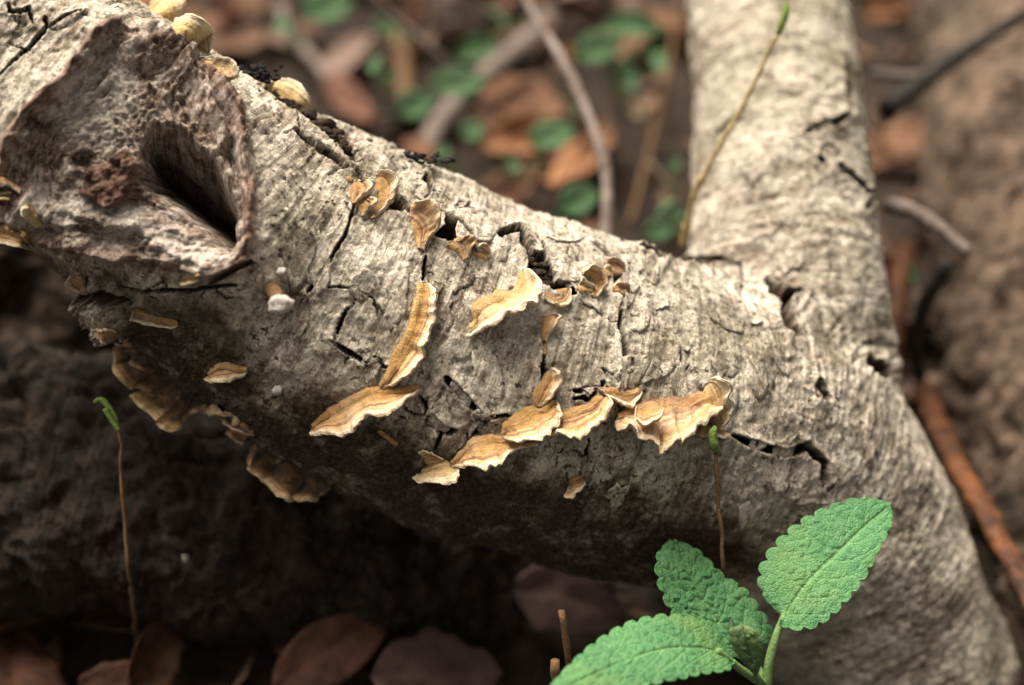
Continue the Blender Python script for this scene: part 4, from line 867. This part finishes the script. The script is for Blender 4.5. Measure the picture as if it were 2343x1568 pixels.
serrate_leaf(pl, z8([(1120,1010),(1095,930),(1075,860),(1055,780),(1050,765)], [.440,.436,.434,.436]),
   z8([(1115,1010),(1050,930),(1005,850),(1005,780),(1045,764)], [.440,.433,.430,.436]), z8([(1125,1010),(1145,930),(1140,850),(1100,785),(1055,764)], [.440,.433,.430,.436]), 7, 12, bul=0.0003, nu=70, nv=41, mat=MAT_LEAFY)
serrate_leaf(pl, z8([(1110,1000),(1060,900),(1015,800),(1005,735)], [.449,.450,.452]),
   z8([(1105,1000),(1030,900),(985,800),(1000,735)], [.449,.450,.452]), z8([(1112,1000),(1080,880),(1050,790),(1010,735)], [.449,.453,.455]), 6, 14, bul=0.0002, nu=60, nv=31, mat=MAT_LEAFY)
def z8p(L, d): q = z8(L, d); return pts(np.array(q)[:, :2], np.array(q)[:, 2])
for P3, r0, r1, nm in ((np.vstack([[foot], z8p([(1160,1110),(1165,1046)], [.462, .455])]), .0022, .0018, "stem"),
                       (z8p([(1165,1050),(1172,960),(1195,860),(1232,760),(1262,690)], [.455,.453,.452,.455]), .0017, .0011, "leaf_stalk"),
                       (z8p([(1165,1050),(1110,1015),(1040,970),(995,930),(940,885)], [.455,.449,.444,.441]), .0016, .0010, "leaf_stalk"),
                       (z8p([(1165,1050),(1140,1000),(1110,930),(1040,850)], [.456,.457,.459,.460]), .0014, .0010, "leaf_stalk"),
                       (z8p([(1165,1050),(1140,1030),(1115,1000),(1095,930)], [.455,.450,.447,.4445]), .0012, .0008, "leaf_stalk")):
    Q_ = resample(P3, 24, 2); v, f = tube(Q_, np.linspace(r0, r1, 24), 10, rough=.06); under(link(nm, mesh_py(nm, v, f), MAT_STEMG), pl)

# ------------------------------------------------------------------ dead leaves
def dead_leaf_mesh(seed, ratio=0.5, curl=0.3, point=1.0, nu=22, nv=11, torn=0.0):
    r = random.Random(seed); u = np.linspace(0, 1, nu); v = np.linspace(-1, 1, nv)
    w = ratio * 0.5 * (np.sin(math.pi * np.clip(u, 0, 1) ** 0.85)) ** (0.75 * point)
    w = w * (1 + torn * noise(np.stack([u * 5, np.full(nu, seed * 1.0), np.zeros(nu)], 1), 3))
    U_, V_ = np.meshgrid(u, v, indexing='ij')
    x = U_ - 0.5; y = V_ * w[:, None]
    q = np.stack([U_.ravel() * 3, V_.ravel() * 1.3, np.full(U_.size, seed * 2.1)], 1)
    zz = curl * (0.5 * (np.abs(V_)) ** 1.6 * w[:, None] * 1.2 + r.uniform(-.5, .6) * (x ** 2)) + (0.06 * noise(q, 4) + 0.02 * noise(q * 2.7, 6)).reshape(U_.shape) - 0.012 * np.exp(-(V_ / .08) ** 2)
    top = np.stack([x, y, zz], -1).reshape(-1, 3); n = len(top); bot = top - np.array([0, 0, 0.008])
    f = grid_faces(nu, nv); i = np.arange(nu - 1)
    e0 = np.stack([i * nv, (i + 1) * nv, (i + 1) * nv + n, i * nv + n], 1); e1 = np.stack([i * nv + nv - 1, i * nv + nv - 1 + n, (i + 1) * nv + nv - 1 + n, (i + 1) * nv + nv - 1], 1)
    vein = np.exp(-(V_ / .07) ** 2).ravel()
    return mesh_arrays("dead_leaf", np.vstack([top, bot]), np.vstack([f, f[:, ::-1] + n, e0, e1]), {'vein': np.r_[vein, vein]})
def dead_mat(name, a, b):
    m = NT(name); co = m.coord(); oi = m.n("ShaderNodeObjectInfo").outputs["Random"]
    c = m.ramp(m.noise(co, 5, 5, 0.65), [(0.35, a), (0.65, b)]); c = m.mix(m.math('MULTIPLY', m.attr("vein"), 0.4), c, tuple(np.minimum(np.array(b) * 1.4, .8)))
    c = m.mix(m.ramp(m.noise(co, 14, 4, .7), [(0.3, .7), (.45, 0)]), c, tuple(np.array(a) * .4))
    h = m.n("ShaderNodeHueSaturation"); m.l(c, h.inputs["Color"]); m.l(m.math('MULTIPLY_ADD', oi, 0.8, 0.4), h.inputs["Value"])
    return m.done(h.outputs[0], 0.75, m.bump(m.noise(co, 30, 4), 0.0015, .5))
DM = {'tan': dead_mat("tan dead leaf", (0.105, 0.045, 0.02), (0.225, 0.105, 0.05)), 'brown': dead_mat("brown dead leaf", (0.075, 0.033, 0.018), (0.175, 0.084, 0.046)),
      'red': dead_mat("reddish dead leaf", (0.10, 0.040, 0.025), (0.21, 0.092, 0.058)), 'grey': dead_mat("grey brown dead leaf", (0.08, 0.05, 0.04), (0.17, 0.11, 0.09)),
      'russet': dead_mat("shaded russet leaf", (0.036, 0.015, 0.009), (0.082, 0.035, 0.021)), 'cream': dead_mat("bleached dead leaf", (0.50, 0.38, 0.25), (0.68, 0.54, 0.38)), 'purple': dead_mat("purple brown dead leaf", (0.055, 0.031, 0.028), (0.11, 0.064, 0.057))}  # russet: darker leaf tone with the shade under the log painted in
shapes = [dead_leaf_mesh(100 + k, [.45, .55, .62, .38, .5, .7][k % 6], [.5, .9, .3, .7, 1.2, .5][k % 6], [1, .8, 1.2, .9, .7, 1][k % 6], torn=[0, .15, .35][k % 3]) for k in range(8)]
variants = {}
def leaf_variant(k, col):
    if (k, col) not in variants:
        me = shapes[k].copy(); me.materials.append(DM[col]); variants[(k, col)] = me
    return variants[(k, col)]
def put_leaf(P, size, rot, k, col, label, group=None):
    o = bpy.data.objects.new("dead_leaf", leaf_variant(k, col)); C.objects.link(o)
    o.location = P; o.scale = (size,) * 3; o.rotation_euler = rot; return tag(o, label, "leaf", group)
# leaves one can single out
S = lambda px, d: px / 2343 * FOVW * d
for (x, y, z, w, rot, k, col, lab) in [
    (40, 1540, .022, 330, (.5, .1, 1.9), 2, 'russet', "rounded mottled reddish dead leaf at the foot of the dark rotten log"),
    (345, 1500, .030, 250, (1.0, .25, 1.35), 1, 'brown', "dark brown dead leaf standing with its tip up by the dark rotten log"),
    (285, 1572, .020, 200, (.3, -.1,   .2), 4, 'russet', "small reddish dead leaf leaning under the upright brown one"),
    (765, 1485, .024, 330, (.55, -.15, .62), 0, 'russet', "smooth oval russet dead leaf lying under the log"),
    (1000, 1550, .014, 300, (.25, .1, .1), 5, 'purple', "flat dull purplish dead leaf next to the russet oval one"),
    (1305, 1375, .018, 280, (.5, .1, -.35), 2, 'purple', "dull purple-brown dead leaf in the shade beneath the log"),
    (1200, 240, .022, 210, (.2, .1, -.5), 5, 'tan', "broad tan dead leaf between the thick stick and the knobbly twig"),
    (1352, 300, .022, 150, (.5, .1, 1.2), 1, 'tan', "light tan curled dead leaf behind the knobbly twig"),
    (800, 235, .020, 190, (.2, .2, -.95), 3, 'red', "narrow rust-red dead leaf behind the log's crest"),
    (1458, 252, .045, 110, (.9, .3, 1.2), 0, 'cream', "upright bleached cream leaf in the litter"),
    (1503, 405, .040, 110, (.9, .2, 1.9), 5, 'cream', "round bleached cream leaf beside the limb"),
    (1320, 130, .020, 70, (.3, .1, .4), 1, 'tan', "small orange-tan dead leaf by the crossing twigs"),
    (530, 100, .015, 190, (.2, .1, .7), 5, 'brown', "brown dead leaf behind the large round pale bracket")]:
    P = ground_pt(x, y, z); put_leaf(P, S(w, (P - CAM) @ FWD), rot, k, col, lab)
shape_words = ["flat narrow", "curled", "rounded", "slim", "strongly curled", "broad", "plain oval", "cupped"]
col_words = {'tan': "tan", 'brown': "dark brown", 'red': "reddish", 'grey': "grey-brown"}
def litter_label(k, col, y, size):
    return ("big " if size > .05 else "small ") + shape_words[k] + " " + col_words[col] + " dead leaf " + ("in the litter behind the log" if y > .12 else "on the dark soil under the log")
for n in range(285):
    y = random.uniform(0.16, 1.0); x = random.uniform(-0.30, 0.30) * (0.8 + y * 0.8) + 0.05
    if random.random() < 0.22: x, y = random.uniform(-.45, .3), random.uniform(-.14, .12)
    col = random.choices(['tan', 'brown', 'red', 'grey'], [4.5, 4, 2.2, 2.2])[0]
    if y < .16 and -.14 < x < .22: continue
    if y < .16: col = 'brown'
    P = np.array([x, y, 0.0]); P[2] = ground_h(P[None])[0] + random.uniform(.004, .022)
    sz = random.uniform(.03, .068) if y > .16 else random.uniform(.025, .042); kk = random.randrange(8)
    put_leaf(P, sz, (random.gauss(0, .38), random.gauss(0, .38), random.uniform(0, 6.28)), kk, col, litter_label(kk, col, y, sz), "dead leaves of the forest floor")
# small litter bits too many to count
VV, FF, off = [], [], 0
for n in range(1500):
    x = random.uniform(-.6, .7); y = random.uniform(-.2, 1.1); P = np.array([x, y, 0]); z = ground_h(P[None])[0] + .002
    l = random.uniform(.004, .016); a = random.uniform(0, 6.28); w = l * random.uniform(.15, .5); t_ = random.uniform(-.004, .006)
    dx = np.array([math.cos(a), math.sin(a), 0]); dy = np.array([-math.sin(a), math.cos(a), 0])
    c = P + [0, 0, z + .003]
    q = np.array([c - dx * l, c - dy * w + [0, 0, t_], c + dx * l + [0, 0, t_], c + dy * w - [0, 0, t_ * .3]]); q = np.vstack([q, q - [0, 0, .0012]])
    VV.append(q); FF.append(np.array([[0, 1, 2, 3], [7, 6, 5, 4], [0, 4, 5, 1], [1, 5, 6, 2], [2, 6, 7, 3], [3, 7, 4, 0]]) + off); off += 8
MAT_BITS = simple_mat("litter bits", (0.05, 0.028, 0.017), (0.21, 0.13, 0.085), 25)
tag(link("leaf_litter", mesh_arrays("leaf_litter", np.vstack(VV), np.vstack(FF), smooth=False), MAT_BITS), "crumbled bits of bark and leaf strewn over the soil", "litter", kind="stuff")
# bright white seed husk on the rotten log
_me = dark_mass.data; _b = BVHTree.FromPolygons([v.co[:] for v in _me.vertices], [p.vertices[:] for p in _me.polygons])
_h = _b.ray_cast(Vector(CAM), Vector(rays([430, 1280])[0]).normalized())
if _h[0] is not None:
    v, f = blob(np.array(_h[0]) + np.array(_h[1]) * 0.001, 0.0019, (.75, .8, 1.5), 6, 0.15); tag(link("seed_husk", mesh_arrays("seed_husk", v, f), MAT_WHITE), "bright white seed husk on the dark rotten log", "husk")
# ------------------------------------------------------------------ small green plants behind
gl_me = dead_leaf_mesh(300, .50, .6, 1.2, torn=.12); gl2 = dead_leaf_mesh(301, .42, .8, 1.3, torn=.15)
for me in (gl_me, gl2): me.materials.append(MAT_LEAFS)
def small_plant(label, leaves, footpx, mat=None):
    f0 = ground_pt(*footpx, 0.0); e = empty("seedling", f0); tag(e, label, "seedling", "small green seedlings in the litter")
    for n, (x, y, z, w, rot) in enumerate(leaves):
        z = z + 0.02; w = w * 1.2; rot = (rot[0] + 0.25, rot[1], rot[2]); P = ground_pt(x, y, z); s = S(w, (P - CAM) @ FWD)
        o = bpy.data.objects.new("leaf", gl_me if n % 2 == 0 else gl2); C.objects.link(o); o.parent = e
        o.location = Vector(P - f0); o.scale = (s,) * 3; o.rotation_euler = rot
        L = resample(np.array([f0, f0 * .4 + P * .6 + [0, 0, -.006], P]), 10, 1); v, f = tube(L, np.linspace(.0012, .0008, 10), 6)
        under(link("stem", mesh_py("stem", v, f), MAT_STEMG), e)
small_plant("seedling with two teal leaves overhanging the thick stick", [(1050,192,.055,125,(.35,.1,.45)), (1092,112,.05,120,(.4,.0,.75))], (1075, 230))
small_plant("seedling with one round leaf left of the thick stick", [(948,240,.04,120,(.5,.1,1.0))], (960, 300))
small_plant("seedling of three narrow leaves under the knobbly twig", [(1262,312,.05,125,(.3,.1,.75)), (1170,375,.045,110,(.5,.3,1.5)), (1078,300,.04,90,(.4,.2,1.1))], (1185, 430))
small_plant("bright green leaf seedling close behind the log's crest", [(1322,458,.05,125,(.45,.1,.85)), (1270,510,.04,60,(.3,.1,.2))], (1330, 540))
small_plant("leafy seedling clump by the upper limb, dull green", [(1432,180,.06,130,(.7,.2,1.3)), (1450,62,.06,130,(.3,.1,.1)), (1370,110,.05,130,(.4,.0,.7)), (1405,140,.04,100,(.4,.1,2.2))], (1420, 240))
small_plant("lone green leaf seedling far behind the pale brackets", [(745,18,.04,140,(.4,.1,.9))], (760, 60))
small_plant("low green seedling at the foot of the limb", [(1512,525,.03,90,(.4,.1,.6)), (1540,370,.035,80,(.5,.1,1.3))], (1520, 560))
small_plant("single green leaf seedling between limb and brown log", [(2020,252,.10,70,(.8,.2,1.2))], (2020, 330))
for q_, (x_, y_, w_, lab_) in enumerate([(890, 60, 70, "tiny green sprig left of the straight grey twig"), (1010, 350, 60, "tiny green sprig in the dark hollow behind the log's crest"), (1135, 40, 90, "dull green seedling beyond the thick stick"), (1300, 220, 70, "small green sprig touching the broad tan leaf"), (1480, 120, 90, "green seedling close against the upper limb"), (1530, 470, 70, "green sprig in the angle of limb and log"), (860, 150, 60, "tiny green sprig above the rust-red leaf"), (650, 60, 60, "small green sprig beside the dull grey twig")]):
    small_plant(lab_, [(x_, y_, .03 + .006 * q_, w_, (.4, .1, .5 + .7 * q_)), (x_ + 34, y_ + 22, .03, w_ * .8, (.5, .2, 1.4 + .9 * q_))], (x_ + 12, y_ + 45))
small_plant("half-hidden green seedling beside the log's fork", [(2082,625,.05,85,(.8,.2,1.4))], (2075, 700))
